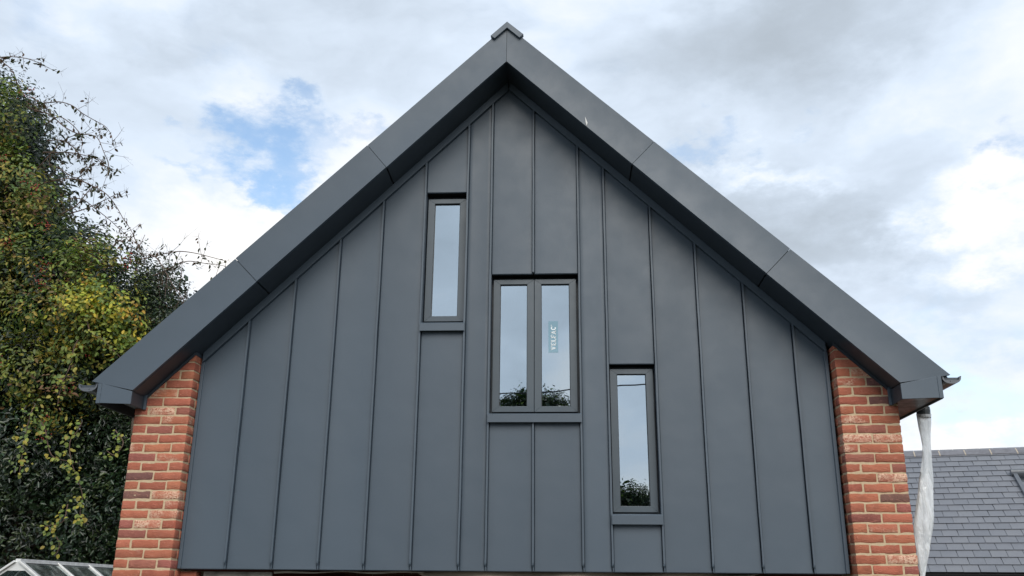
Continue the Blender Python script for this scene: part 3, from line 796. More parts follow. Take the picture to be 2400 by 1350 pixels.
MB().prism([(-3.19, 2.46), (2.25, 2.46), (2.25, z_soffit(2.25) - 0.05), (APEX_X, z_soffit(APEX_X) - 0.05), (-3.19, z_soffit(-3.19) - 0.05)], 3.4, 3.5).build('room_wall', simple('dim_room_wall', (0.16, 0.16, 0.17), 0.9), house)

# ================================================================== boards and sheet inside the opening below the cladding
o = MB().box(-2.905, -2.352, 0.10, 0.125, 1.75, 2.193).build('timber_board', M_TIMBER, bevel=0.004)
tag(o, 'weathered grey timber board under the left end of the cladding', 'board')
v = []; f = []
for i in range(25):
    t = i / 24; x = -2.335 + t * 1.20
    z = 2.195 + 0.010 * t + 0.004 * math.sin(t * 17)
    h_ = 0.011 + 0.004 * math.sin(t * 9 + 1)
    v += [(x, 0.10, z), (x, 0.10, z - h_), (x, 0.118, z - h_), (x, 0.118, z)]
for i in range(24):
    for q in range(4): f.append((i*4+q, i*4+(q+1) % 4, i*4+4+(q+1) % 4, i*4+4+q))
f += [(3,2,1,0), (96,97,98,99)]
tag(MB().add(v, f).build('timber_batten', M_PALE), 'thin pale batten hanging in the gap below the cladding', 'batten')
# beige sheet, gathered at the top and narrowing downwards
v = []; f = []; nx, nz = 60, 14
for j_ in range(nz + 1):
    t = j_ / nz
    xl, xr = -1.21 + 0.55 * t ** 0.6, 1.46 - 0.75 * t ** 0.55
    for i in range(nx + 1):
        u = i / nx; x = xl + (xr - xl) * u
        y = 0.095 + 0.030 * math.sin(u * 23 + t * 2.5) + 0.018 * math.sin(u * 9 + 1.3 - t * 4) + 0.05 * t
        v.append((x, y, 2.207 - 0.85 * t))
for j_ in range(nz):
    for i in range(nx): a = j_ * (nx + 1) + i; f.append((a, a + 1, a + nx + 2, a + nx + 1))
o = MB().add(v, f).build('dust_sheet', M_SHEET, smooth=True)
o.modifiers.new('thickness', 'SOLIDIFY').thickness = 0.004
tag(o, 'beige dust sheet hung in the opening below the metal cladding', 'sheet')
tag(MB().box(1.925, 1.985, 0.10, 0.16, 0.05, 2.19).build('timber_post', M_TIMBER, bevel=0.004), 'grey timber post beside the right jamb under the cladding', 'post')

# ================================================================== temporary polythene downpipe on the right-hand gutter
sleeve = empty('downpipe_sleeve', (2.965, 0.35, 3.60))
tag(sleeve, 'crumpled clear polythene downpipe sleeve hanging from the right gutter', 'plastic sleeve')
m, b, p, out = new_mat('polythene')
b.nt.nodes.remove(p)
c = objc(b)
tr = b.n('ShaderNodeBsdfTransparent'); tr.inputs['Color'].default_value = (0.93, 0.95, 0.97, 1)
tl = b.n('ShaderNodeBsdfTranslucent'); tl.inputs['Color'].default_value = (0.95, 0.97, 0.98, 1)
df = b.n('ShaderNodeBsdfDiffuse'); df.inputs['Color'].default_value = (0.90, 0.93, 0.96, 1)
gl = b.n('ShaderNodeBsdfGlossy'); gl.inputs['Roughness'].default_value = 0.16
nn = b.noise(b.mapping(c, scale=(1, 1, 0.22)), 20.0, 5.0, 0.6, dist=0.8)
ridged = b.math('ABSOLUTE', b.math('SUBTRACT', nn, 0.5))
bn = b.n('ShaderNodeBump'); b.l(ridged, bn.inputs['Height']); bn.inputs['Strength'].default_value = 0.55; bn.inputs['Distance'].default_value = 0.05
for q in (tl, df, gl): b.l(bn.outputs[0], q.inputs['Normal'])
gl.inputs['Roughness'].default_value = 0.10
m1 = b.n('ShaderNodeMixShader'); m1.inputs[0].default_value = 0.8; b.l(tl.outputs[0], m1.inputs[1]); b.l(df.outputs[0], m1.inputs[2])
lw = b.n('ShaderNodeLayerWeight'); lw.inputs['Blend'].default_value = 0.45
milk = b.math('MULTIPLY_ADD', b.math('POWER', lw.outputs['Facing'], 2.0), 0.45, b.smooth(nn, 0.35, 0.65, 0.48, 0.88), clamp=True)
m2 = b.n('ShaderNodeMixShader'); b.l(milk, m2.inputs[0]); b.l(m1.outputs[0], m2.inputs[2]); b.l(tr.outputs[0], m2.inputs[1])
m3_ = b.n('ShaderNodeMixShader'); m3_.inputs[0].default_value = 0.10; b.l(m2.outputs[0], m3_.inputs[1]); b.l(gl.outputs[0], m3_.inputs[2])
b.l(m3_.outputs[0], out.inputs[0])
# z, x centre, half width, half thickness, twist
SEC = [(3.49, 2.964, 0.052, 0.045, 0.0), (3.42, 2.962, 0.050, 0.040, 0.1), (3.33, 2.958, 0.041, 0.026, 0.2), (3.22, 2.956, 0.034, 0.020, 0.25), (3.08, 2.938, 0.040, 0.022, 0.2),
       (2.95, 2.918, 0.050, 0.026, 0.1), (2.80, 2.888, 0.058, 0.030, 0.0), (2.66, 2.860, 0.064, 0.034, -0.1), (2.58, 2.842, 0.064, 0.034, -0.1), (2.48, 2.828, 0.054, 0.028, 0.0), (2.37, 2.815, 0.041, 0.020, 0.1), (2.28, 2.800, 0.026, 0.014, 0.15), (2.18, 2.786, 0.014, 0.012, 0.2), (1.95, 2.77, 0.020, 0.016, 0.2), (1.4, 2.76, 0.045, 0.02, 0.1), (0.5, 2.76, 0.05, 0.02, 0.0), (0.06, 2.76, 0.05, 0.02, 0.0)]
v = []; f = []; SEG = 22
rows = []
for i in range(len(SEC) - 1):
    a, b_ = SEC[i], SEC[i + 1]; n = max(2, int((a[0] - b_[0]) / 0.018)) if a[0] > 1.9 else 8
    for q in range(n): rows.append([a[k_] + (b_[k_] - a[k_]) * q / n for k_ in range(5)])
rows.append(list(SEC[-1]))
for z, cx, hw, ht, tw in rows:
    for k_ in range(SEG):
        a = 2 * math.pi * k_ / SEG
        cr = 1 + 0.16 * mnoise.noise((math.cos(a) * 2.2, math.sin(a) * 2.2, z * 3.2)) + 0.10 * abs(mnoise.noise((math.cos(a) * 4, math.sin(a) * 4, z * 7)))
        px, py = math.cos(a) * hw * 1.12 * cr, math.sin(a) * ht * 0.75 * cr + 0.007 * mnoise.noise((a * 3, z * 5, 2.0))
        v.append((cx + px * math.cos(tw) - py * math.sin(tw) - 2.965, px * math.sin(tw) + py * math.cos(tw), z - 3.60))
for i in range(len(rows) - 1):
    for k_ in range(SEG):
        a = i * SEG + k_; b_ = i * SEG + (k_ + 1) % SEG; f.append((a, b_, b_ + SEG, a + SEG))
MB().add(v, f).build('polythene_tube', m, sleeve, smooth=True)
v = []
MB().tube([(0, 0, 0.02), (0, 0, -0.14)], [0.038, 0.038], 16).build('outlet_pipe', M_GUTTER, sleeve, smooth=False)
MB().tube([(0, 0, -0.055), (0.001, 0, -0.080), (-0.001, 0, -0.118)], [0.054, 0.0555, 0.0535], 18).build('tape_band', simple('black_tape', (0.022, 0.026, 0.026), 0.3, var=0.4, vscale=30.0), sleeve)
MB().tube([(0, 0, -0.119), (0, 0, -0.142)], [0.0545, 0.0545], 18).build('clear_tape_band', simple('clear_tape', (0.34, 0.35, 0.36), 0.2, var=0.4, vscale=60.0), sleeve)

# ================================================================== neighbouring house with slate roof
PR = R(32.393)
nb = empty('slate_roofed_house', (8.452, 12.405, 0.0), R(-14.731))
tag(nb, 'neighbouring house with grey slate roof behind the right brick pier', 'house')
RZ = 4.864
def rp(t, h_=0.0):      # local y, z at distance t down the slope, h above the battens
    return (-t * math.cos(PR) - h_ * math.sin(PR), RZ - t * math.sin(PR) + h_ * math.cos(PR))
S0, S1 = -4.2, 3.6
TL = 4.72
a = [rp(0.0, -0.012), rp(TL - 0.05, -0.012), rp(TL - 0.05, -0.15), rp(0.0, -0.17)]
back = [(4.0, RZ - 4.0 * math.tan(PR) - 0.012), (4.0, RZ - 4.0 * math.tan(PR) - 0.17)]
rf = MB().prism_x([a[0], a[1], a[2], (0.0, RZ - 0.20), back[1], back[0]], S0, S1).build('roof', simple('roofing_underlay', (0.018, 0.018, 0.02), 0.9), nb)
GA, SW = 0.2333, 0.2568
sl_mesh = []
for q in range(6):
    rnd = random.Random(q); d = [rnd.uniform(-0.0015, 0.0015) for _ in range(8)]
    hw = SW / 2 - 0.0040
    v = [(-hw + d[0], 0.014 + d[1], 0), (hw + d[2], 0.014 + d[3], 0), (hw, 0.40, 0), (-hw, 0.40, 0)]
    v += [(-hw + d[0], d[1], 0.014), (hw + d[2], d[3], 0.014), (hw, 0.40, 0.014), (-hw, 0.40, 0.014)]
    sl_mesh.append(MB().add(v, [(0,3,2,1),(4,5,6,7),(0,1,5,4),(1,2,6,5),(2,3,7,6),(3,0,4,7)]).mesh('slate', M_SLATE))
rest = MB(); SRND = random.Random(5)
for k_ in range(0, 20):
    t = 0.467 + GA * (k_ - 1)
    ph = 0.1025 if k_ % 2 else -0.0205
    n0 = int((S0 - ph) / SW) + 1
    i = n0
    while True:
        sc_ = ph + SW * i + SW / 2; i += 1
        if sc_ > S1: break
        if k_ == 19 and False: continue
        y, z = rp(t, 0.016 + SRND.uniform(-0.001, 0.0012))
        if 0.66 < sc_ < 1.52 and 1.05 < t < 2.45: continue         # roof window
        vis = (-2.0 < sc_ < 1.05) and k_ >= 1
        rx = PR - 0.060
        if vis:
            o = link(bpy.data.objects.new('slate', sl_mesh[SRND.randrange(6)]), rf)
            o.location = (sc_ + SRND.uniform(-0.002, 0.002), y, z); o.rotation_euler = (rx + SRND.uniform(-0.002, 0.004), SRND.uniform(-0.003, 0.003), SRND.uniform(-0.004, 0.004))
        else:
            cs, sn = math.cos(rx), math.sin(rx); hw = SW / 2 - 0.0040
            vv = [(sc_ + x_, y + y_ * cs - z_ * sn, z + y_ * sn + z_ * cs) for z_ in (0, 0.014) for x_, y_ in ((-hw, 0.014 - z_), (hw, 0.014 - z_), (hw, 0.40), (-hw, 0.40))]
            rest.add(vv, [(0,3,2,1),(4,5,6,7),(0,1,5,4),(1,2,6,5),(2,3,7,6),(3,0,4,7)])
tag(rest.build('slate_field', M_SLATE, rf, fix=False), kind='stuff')
# ridge tiles with mortar joints
L_ = 0.489; i = 0; x = -1.0627 - 6 * L_
def ridge_poly(th, ext):
    w_ = 0.215 + ext; n = []
    for sgn in (-1, 1):
        pass
    cs, sn = math.cos(PR), math.sin(PR)
    o_ = [(-w_ * cs, RZ + 0.052 + ext - w_ * sn), (-0.035, RZ + 0.052 + ext - 0.020), (0, RZ + 0.052 + ext), (0.035, RZ + 0.052 + ext - 0.020), (w_ * cs, RZ + 0.052 + ext - w_ * sn)]
    i_ = [(w_ * cs - 0.008, RZ + 0.030 - w_ * sn), (0, RZ + 0.030), (-w_ * cs + 0.008, RZ + 0.030 - w_ * sn)]
    return o_ + i_
while x < S1:
    o = MB().prism_x(ridge_poly(0, 0), x + 0.008, x + L_ - 0.008).build('ridge_tile', M_RIDGE, rf, bevel=0.003)
    o.location = (0, 0, SRND.uniform(-0.003, 0.003))
    MB().prism_x(ridge_poly(0, 0.006), x - 0.0115, x + 0.0115).build('ridge_mortar', M_LIME, rf, bevel=0.004)
    x += L_
# roof window
rwx0, rwx1, t0, t1 = 0.58, 1.44, 1.06, 2.24
def rbox(mb, x0, x1, ta, tb, h0, h1):
    pts = [rp(ta, h0), rp(tb, h0), rp(tb, h1), rp(ta, h1)]
    return mb.prism_x(pts, x0, x1)
rw = MB()
rbox(rw, rwx0, rwx0 + 0.075, t0 + 0.1, t1, -0.02, 0.085); rbox(rw, rwx1 - 0.075, rwx1, t0 + 0.1, t1, -0.02, 0.085); rbox(rw, rwx0 + 0.076, rwx1 - 0.076, t1 - 0.08, t1, -0.02, 0.083)
rwo = rw.build('roof_window', M_GUTTER, nb, bevel=0.004)
hood = []
for q in range(9):
    a = math.pi * q / 8; hood.append(rp(t0 + 0.075 - 0.075 * math.cos(a), 0.055 + 0.085 * math.sin(a)))
hood += [rp(t0 + 0.15, -0.02), rp(t0, -0.02)]
MB().prism_x(hood, rwx0 - 0.03, rwx1 + 0.03).build('hood', M_GUTTER, rwo, bevel=0.003)
rbox(MB(), rwx0 + 0.076, rwx1 - 0.076, t0 + 0.16, t1 - 0.085, 0.01, 0.02).build('pane', simple('roof_window_glass', (0.02, 0.025, 0.03), 0.08, spec=0.8), rwo)
# walls, gutter
dW = TL * math.cos(PR) - 0.25
MB().prism_x([(-dW, 0.0), (3.6, 0.0), (3.6, RZ - 3.6 * math.tan(PR) - 0.2), (0, RZ - 0.22), (-dW, RZ - dW * math.tan(PR) - 0.2)], S0 + 0.3, S1 - 0.3).build('wall', M_BRICKFAR, nb)
gy, gz = rp(TL + 0.015, -0.045)
g = []
for q in range(11): a_ = math.pi + math.pi * q / 10; g.append((gy - 0.045 + 0.06 * math.cos(a_), gz + 0.02 + 0.06 * math.sin(a_)))
MB().prism_x(g, S0 - 0.05, S1 + 0.05).build('gutter', simple('black_gutter', (0.018, 0.02, 0.022), 0.35), nb)
fy, fz = rp(TL - 0.06, -0.03)
MB().box(S0, S1, fy - 0.01, fy + 0.012, fz - 0.22, fz - 0.02).build('fascia', simple('black_fascia', (0.02, 0.021, 0.024), 0.4), nb)

# ================================================================== greenhouse left of the house
gh = empty('greenhouse', (-5.88, 2.47, 0.0), math.atan2(5.457 - 2.47, -6.334 + 5.88) - math.pi / 2)
tag(gh, 'aluminium framed greenhouse below the evergreen hedge, left of the brick pier', 'greenhouse')
GL, GHW, GZ, GE = 4.2, 0.98, 2.33, 1.60      # length (local +Y), half width, ridge, eaves
MB().box(-0.028, 0.028, 0.0, GL, GZ - 0.055, GZ + 0.006).build('ridge_bar', M_ALU, gh, bevel=0.004)
MB().box(-0.042, 0.042, -0.006, GL + 0.006, GZ - 0.034, GZ - 0.026).build('ridge_flange', M_ALU, gh)
for s in (-1, 1):
    MB().box(s * GHW - 0.02, s * GHW + 0.02, 0, GL, GE - 0.03, GE + 0.02).build('eave_bar', M_ALU, gh, bevel=0.003)
    nrm = Vector((s * (GZ - GE), 0, GHW)).normalized()
    for i in range(5):
        y = i * 1.05
        thick = 0.075 if i in (0, 2, 4) else 0.042
        MB().bar((s * 0.022, y, GZ - 0.018), (s * GHW, y, GE), thick, 0.022, nrm).build('glazing_bar', M_ALU, gh, bevel=0.003)
        MB().bar((s * 0.022, y, GZ - 0.045), (s * GHW, y, GE - 0.027), 0.014, 0.030, nrm).build('glazing_rib', M_ALU, gh)
        MB().box(s * GHW - 0.02, s * GHW + 0.02, y - 0.02, y + 0.02, 0.0, GE - 0.03).build('post', M_ALU, gh)
        if i < 4:
            d0 = Vector((s * 0.03, 0, GZ - 0.035)); d1 = Vector((s * (GHW - 0.01), 0, GE + 0.004)); ya, yb = y + 0.03, y + 1.02
            v = [(d0.x, ya, d0.z), (d0.x, yb, d0.z), (d1.x, yb, d1.z), (d1.x, ya, d1.z)]
            v += [(q[0] - nrm.x * 0.004, q[1], q[2] - nrm.z * 0.004) for q in v]
            MB().add(v, [(0,1,2,3),(7,6,5,4),(0,4,5,1),(1,5,6,2),(2,6,7,3),(3,7,4,0)]).build('pane', M_GHGLASS, gh)
            x_ = s * GHW
            MB().box(x_ - 0.002, x_ + 0.002, y + 0.03, y + 1.02, 0.1, GE - 0.035).build('pane', M_GHGLASS, gh)
    # wind brace inside
    MB().bar((s * 0.05, 0.25, GZ - 0.10), (s * 0.85, 1.0, GE + 0.05), 0.012, 0.012).build('brace', M_ALU, gh)
for y in (0.0, GL):
    MB().bar((-0.42, y, GZ - 0.33), (0.42, y, GZ - 0.33), 0.02, 0.035).build('gable_tie', M_ALU, gh)
    MB().prism([(-0.13, GZ - 0.115), (0.13, GZ - 0.115), (0.02, GZ - 0.03), (-0.02, GZ - 0.03)], y - 0.006, y + 0.006).build('gable_plate', M_ALU, gh)
    MB().prism([(-GHW + 0.03, GE), (GHW - 0.03, GE), (0.40, GZ - 0.35), (-0.40, GZ - 0.35)], y - 0.002, y + 0.002).build('gable_pane', M_GHGLASS, gh)
    for x in (-0.42, 0.42): MB().bar((x, y, 0), (x, y, GZ - 0.34), 0.03, 0.03, (0, 1, 0)).build('gable_post', M_ALU, gh)
MB().box(-0.9, -0.2, 0.4, 3.8, 0.0, 0.75).build('staging', M_TIMBER, gh)

# ================================================================== vegetation
def unit(n):
    v = RNG.normal(size=(n, 3)); return v / np.linalg.norm(v, axis=1, keepdims=True)
def leaf_mesh(name, P, Nrm, size, cols, mat, parent, aspect=0.5, droop=0.35, spread=0.42):
    """one bent leaf (two triangles folded on the midrib) per point"""
    n = len(P)
    Nn = Nrm + spread * unit(n); Nn /= np.linalg.norm(Nn, axis=1, keepdims=True)
    ax = unit(n) + np.array([0, 0, -droop]); ax -= (ax * Nn).sum(1, keepdims=True) * Nn
    ax /= np.linalg.norm(ax, axis=1, keepdims=True) + 1e-9
    sd_ = np.cross(ax, Nn)
    s = size[:, None]; w = s * aspect * 0.5
    def pt(u, lat, lift): return P + ax * s * u + sd_ * w * lat + Nn * s * lift
    V = np.stack([P, pt(0.28, 0.86, 0.09), pt(0.66, 0.80, 0.06), pt(1.0, 0.0, -0.12), pt(0.66, -0.80, 0.06), pt(0.28, -0.86, 0.09)], 1).reshape(-1, 3)
    idx = np.arange(n)[:, None] * 6
    F = np.concatenate([idx + np.array([[0, 3, 2, 1]]), idx + np.array([[0, 5, 4, 3]])], 1).reshape(-1, 4)
    me = bpy.data.meshes.new(name)
    me.vertices.add(len(V)); me.vertices.foreach_set('co', V.astype(np.float32).ravel())
    me.loops.add(F.size); me.loops.foreach_set('vertex_index', F.astype(np.int32).ravel())
    me.polygons.add(len(F)); me.polygons.foreach_set('loop_start', np.arange(0, F.size, 4, dtype=np.int32))
    me.update(calc_edges=True)
    at = me.attributes.new('leaf', 'FLOAT_COLOR', 'FACE')
    cc = np.concatenate([np.repeat(cols, 2, 0), np.ones((2 * n, 1))], 1)
    at.data.foreach_set('color', cc.astype(np.float32).ravel())
    me.materials.append(mat)
    return link(bpy.data.objects.new(name, me), parent)
def palette(n, pal, w=None, jit=0.22, ci=None, mixed=0.25):
    """leaf colours; leaves of one clump (ci) mostly share a colour"""
    pal = np.array(pal); i = RNG.choice(len(pal), n, p=w)
    if ci is not None:
        g = RNG.choice(len(pal), ci.max() + 1, p=w); i = np.where(RNG.uniform(size=n) < mixed, i, g[ci])
    return np.clip(pal[i] * (1 + RNG.uniform(-jit, jit, (n, 1))) * (1 + RNG.uniform(-0.08, 0.08, (n, 3))), 0.002, 1)
def clumps(lobes, per_m2, leaves_per, sig, shell=(0.70, 1.05), front=None):
    """clump centres on the shells of the lobes, leaves scattered in each"""
    P = []; N = []; CI = []; ci = 0
    for x, y, z, r in lobes:
        k_ = max(3, int(per_m2 * 4 * math.pi * r * r))
        d = unit(k_)
        if front is not None: d = d[d[:, 1] < front]
        k_ = len(d)
        rad = r * RNG.uniform(*shell, (k_, 1)) * (1 + 0.12 * np.sin(d[:, :1] * 7 + x * 3) * np.cos(d[:, 2:] * 6 + z))
        c_ = np.array([x, y, z]) + d * rad * np.array([1.0, 0.85, 1.0])
        for q in range(k_):
            n = max(4, int(RNG.poisson(leaves_per)))
            off_ = RNG.normal(size=(n, 3)) * sig * np.array([1.0, 1.0, 0.75])
            P.append(c_[q] + off_); N.append(np.repeat((d[q] + np.array([0, -0.25, 0.55]))[None], n, 0) + off_ / sig * 0.25); CI += [ci] * n; ci += 1
    P = np.concatenate(P); N = np.concatenate(N); N /= np.linalg.norm(N, axis=1, keepdims=True)
    return P, N, np.array(CI)
def limbs(name, base, tips, r0, parent, mat=M_BARK, wob=0.15):
    mb = MB(); rnd = random.Random(len(tips))
    for t in tips:
        pts = []; rad = []
        for i in range(7):
            u = i / 6
            pts.append(tuple(base[k_] + (t[k_] - base[k_]) * (u if k_ == 2 else u ** 1.5) + rnd.uniform(-wob, wob) * (0 < i < 6) for k_ in range(3)))
            rad.append(max(0.008, r0 * (1 - 0.88 * u)))
        mb.tube(pts, rad, 7)
    return mb.build(name, mat, parent, smooth=True)
def curve_pts(pts, n=6):
    out = []
    P = [Vector(p) for p in pts]
    for i in range(len(P) - 1):
        p0, p1, p2, p3 = P[max(i-1, 0)], P[i], P[i+1], P[min(i+2, len(P)-1)]
        for q in range(n):
            t = q / n
            out.append(0.5 * ((2*p1) + (p2-p0)*t + (2*p0-5*p1+4*p2-p3)*t*t + (3*p1-p0-3*p2+p3)*t*t*t))
    out.append(P[-1]); return out

ARCH = [[(-10.393, 6.343, 11.106), (-10.159, 6.321, 11.105), (-9.903, 6.27, 11.077), (-9.611, 6.23, 11.011), (-9.445, 6.327, 10.987), (-9.212, 6.339, 10.866)], [(-10.6, 6.702, 11.383), (-10.421, 6.688, 11.285), (-10.078, 6.583, 11.002), (-9.937, 6.618, 10.733), (-9.655, 6.502, 10.375), (-9.585, 6.56, 10.207)], [(-9.712, 6.583, 10.224), (-9.513, 6.545, 10.257), (-9.147, 6.479, 10.249), (-8.973, 6.489, 10.258), (-8.689, 6.406, 10.128), (-8.471, 6.382, 9.961), (-8.342, 6.56, 9.92), (-7.932, 6.265, 9.614), (-7.818, 6.3, 9.44), (-7.854, 6.421, 9.334)], [(-9.385, 6.219, 10.008), (-9.138, 6.19, 9.909), (-8.873, 6.132, 9.793), (-8.542, 6.06, 9.518), (-8.268, 6.047, 9.373), (-7.994, 5.942, 9.293), (-7.925, 6.076, 9.288), (-7.668, 5.882, 8.925), (-7.621, 6.005, 8.767), (-7.449, 5.713, 8.374)], [(-9.334, 6.727, 9.079), (-9.211, 6.719, 9.226), (-9.0, 6.701, 9.523), (-8.716, 6.554, 9.594), (-8.52, 6.623, 9.704), (-8.344, 6.539, 9.772)], [(-9.043, 6.381, 8.571), (-8.831, 6.357, 8.63), (-8.55, 6.339, 8.672), (-8.265, 6.275, 8.618), (-7.985, 6.24, 8.487), (-7.648, 6.109, 8.277), (-7.462, 6.135, 8.071), (-7.212, 5.99, 7.76), (-7.039, 5.97, 7.542), (-6.8, 5.845, 7.184)], [(-9.112, 6.603, 8.638), (-8.853, 6.551, 8.535), (-8.549, 6.487, 8.39), (-8.235, 6.44, 8.327), (-7.979, 6.466, 8.152), (-7.664, 6.389, 7.916), (-7.506, 6.527, 7.773), (-7.092, 6.253, 7.447)], [(-9.012, 6.544, 9.06), (-8.818, 6.54, 8.978), (-8.408, 6.442, 8.736), (-8.182, 6.366, 8.881), (-8.236, 6.523, 9.147), (-8.1, 6.304, 9.222)], [(-9.094, 6.446, 9.241), (-8.87, 6.429, 9.227), (-8.575, 6.354, 9.183), (-8.245, 6.289, 9.087), (-8.072, 6.436, 9.062), (-7.728, 6.262, 8.748)], [(-8.271, 6.227, 7.982), (-8.033, 6.207, 8.041), (-7.701, 6.121, 8.14), (-7.413, 6.05, 8.246)], [(-7.144, 6.503, 7.229), (-6.906, 6.485, 7.271), (-6.651, 6.494, 7.341), (-6.374, 6.395, 7.335), (-6.147, 6.496, 7.335), (-5.849, 6.444, 7.242), (-5.557, 6.356, 7.137)], [(-6.868, 6.566, 6.97), (-6.676, 6.564, 7.053), (-6.441, 6.462, 7.118), (-6.271, 6.51, 7.202), (-5.923, 6.336, 7.1), (-5.54, 6.297, 7.03)], [(-6.918, 6.427, 7.302), (-6.758, 6.395, 7.219), (-6.533, 6.349, 6.925), (-6.357, 6.319, 6.676), (-6.155, 6.292, 6.464)], [(-9.238, 6.572, 9.85), (-9.027, 6.542, 9.985), (-8.862, 6.52, 9.93), (-8.565, 6.442, 9.686), (-8.464, 6.515, 9.491), (-8.442, 6.482, 9.245)], [(-9.288, 6.787, 9.651), (-8.974, 6.754, 9.627), (-8.75, 6.785, 9.482), (-8.438, 6.712, 9.13), (-8.327, 6.647, 8.869)], [(-8.46, 6.212, 7.944), (-8.161, 6.174, 8.1), (-7.959, 6.205, 8.434), (-7.716, 6.099, 8.309)], [(-7.631, 6.48, 7.402), (-7.476, 6.459, 7.568), (-7.291, 6.395, 7.435), (-7.093, 6.347, 7.379), (-7.058, 6.474, 7.674)]]
TRAIL = [[(-7.94, 5.636, 4.61), (-7.945, 5.579, 4.475), (-7.981, 5.606, 4.235), (-7.951, 5.554, 3.986), (-7.905, 5.494, 3.592)], [(-7.53, 5.792, 5.665), (-7.563, 5.773, 5.53), (-7.565, 5.748, 5.232), (-7.609, 5.685, 4.931), (-7.64, 5.72, 4.625)], [(-7.276, 5.826, 4.395), (-7.318, 5.825, 4.271), (-7.377, 5.758, 4.076), (-7.26, 5.694, 3.766), (-7.063, 5.752, 3.328), (-7.051, 5.76, 3.038), (-6.787, 5.537, 2.881)], [(-7.865, 5.743, 4.381), (-7.764, 5.717, 4.253), (-7.572, 5.659, 3.881), (-7.344, 5.725, 3.799), (-7.151, 5.666, 3.762)], [(-6.735, 5.8, 4.266), (-6.569, 5.774, 4.078), (-6.628, 5.698, 3.886), (-6.799, 5.77, 3.956)], [(-7.469, 5.802, 6.065), (-7.33, 5.749, 5.783), (-7.113, 5.748, 5.65), (-6.896, 5.762, 5.457), (-6.753, 5.773, 5.33)], [(-7.531, 5.918, 2.814), (-7.351, 5.869, 2.639), (-7.353, 5.817, 2.466)], [(-7.232, 5.71, 3.178), (-7.227, 5.662, 2.944), (-7.353, 5.633, 2.884), (-7.461, 5.565, 2.851)]]
LOBES = [(-10.37, 7.29, 9.94, 0.83), (-9.85, 7.14, 8.98, 0.76), (-11.06, 7.25, 10.2, 1.08), (-10.06, 7.61, 7.75, 0.97), (-8.87, 7.24, 7.12, 0.93), (-10.78, 7.29, 8.31, 1.21), (-8.12, 7.34, 6.67, 0.77), (-9.16, 7.34, 5.84, 1.06), (-8.05, 7.34, 5.53, 0.9), (-7.68, 7.69, 6.46, 0.66), (-10.23, 7.16, 6.02, 1.22), (-8.99, 7.05, 4.18, 1.08), (-8.27, 7.71, 4.28, 0.97), (-7.55, 7.67, 4.63, 0.67), (-9.03, 7.74, 3.01, 1.1), (-7.67, 7.35, 3.06, 0.85), (-10.39, 7.72, 4.28, 1.21), (-10.08, 7.7, 2.86, 1.18), (-6.99, 7.21, 3.32, 0.63), (-9.57, 7.57, 8.23, 0.65), (-10.96, 7.64, 11.05, 0.61), (-8.73, 7.51, 7.78, 0.56), (-7.69, 7.41, 5.39, 0.67)]
HOLLY = [(-7.08, 6.85, 7.12, 0.34), (-7.19, 6.89, 6.75, 0.45), (-6.81, 6.81, 6.65, 0.4), (-6.59, 6.7, 6.17, 0.43), (-7.2, 7.06, 6.28, 0.45), (-7.35, 6.85, 7.44, 0.21), (-6.95, 7.22, 7.25, 0.23)]
CLIMB = [(-9.9, 6.13, 9.99, 0.54), (-10.0, 6.73, 9.81, 0.56), (-9.49, 6.59, 8.8, 0.62), (-9.75, 6.75, 8.22, 0.62), (-9.15, 6.73, 7.73, 0.61), (-9.41, 6.73, 7.11, 0.68), (-8.45, 6.5, 7.02, 0.55), (-8.22, 6.11, 6.15, 0.56), (-9.2, 6.62, 6.31, 0.59), (-7.73, 6.22, 6.91, 0.47), (-7.36, 6.31, 6.57, 0.5), (-7.24, 6.56, 6.13, 0.5), (-7.84, 6.47, 6.11, 0.57), (-8.67, 6.39, 5.38, 0.57), (-8.02, 6.76, 5.39, 0.58), (-10.3, 6.53, 8.79, 0.7), (-9.8, 6.34, 6.9, 0.74), (-8.06, 6.28, 4.67, 0.41), (-7.6, 6.7, 5.67, 0.5), (-8.99, 6.43, 8.24, 0.38), (-8.46, 6.65, 7.53, 0.38), (-7.75, 6.35, 7.33, 0.29)]
YEL = [(-7.41, 5.89, 6.43, 0.31), (-7.19, 6.12, 6.22, 0.35), (-7.03, 6.32, 5.95, 0.32), (-7.61, 5.87, 6.22, 0.31), (-7.38, 6.3, 5.99, 0.32), (-7.8, 6.4, 6.75, 0.22), (-8.13, 6.31, 6.21, 0.29), (-7.91, 6.33, 5.71, 0.25)]


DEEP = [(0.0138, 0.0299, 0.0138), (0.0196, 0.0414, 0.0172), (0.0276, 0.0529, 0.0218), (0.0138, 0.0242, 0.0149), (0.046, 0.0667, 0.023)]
OLIVE = [(0.14, 0.175, 0.048), (0.19, 0.205, 0.052), (0.11, 0.155, 0.046), (0.19, 0.14, 0.055), (0.27, 0.24, 0.055), (0.09, 0.135, 0.048), (0.16, 0.09, 0.045), (0.17, 0.20, 0.05), (0.12, 0.16, 0.045)]
GREEN = [(0.1485, 0.216, 0.054), (0.1958, 0.27, 0.0621), (0.1148, 0.1823, 0.054), (0.27, 0.297, 0.0607), (0.324, 0.2565, 0.054)]
YELLOW = [(0.475, 0.4375, 0.0562), (0.375, 0.4, 0.0562), (0.575, 0.45, 0.05), (0.25, 0.3125, 0.05), (0.5, 0.3, 0.05)]

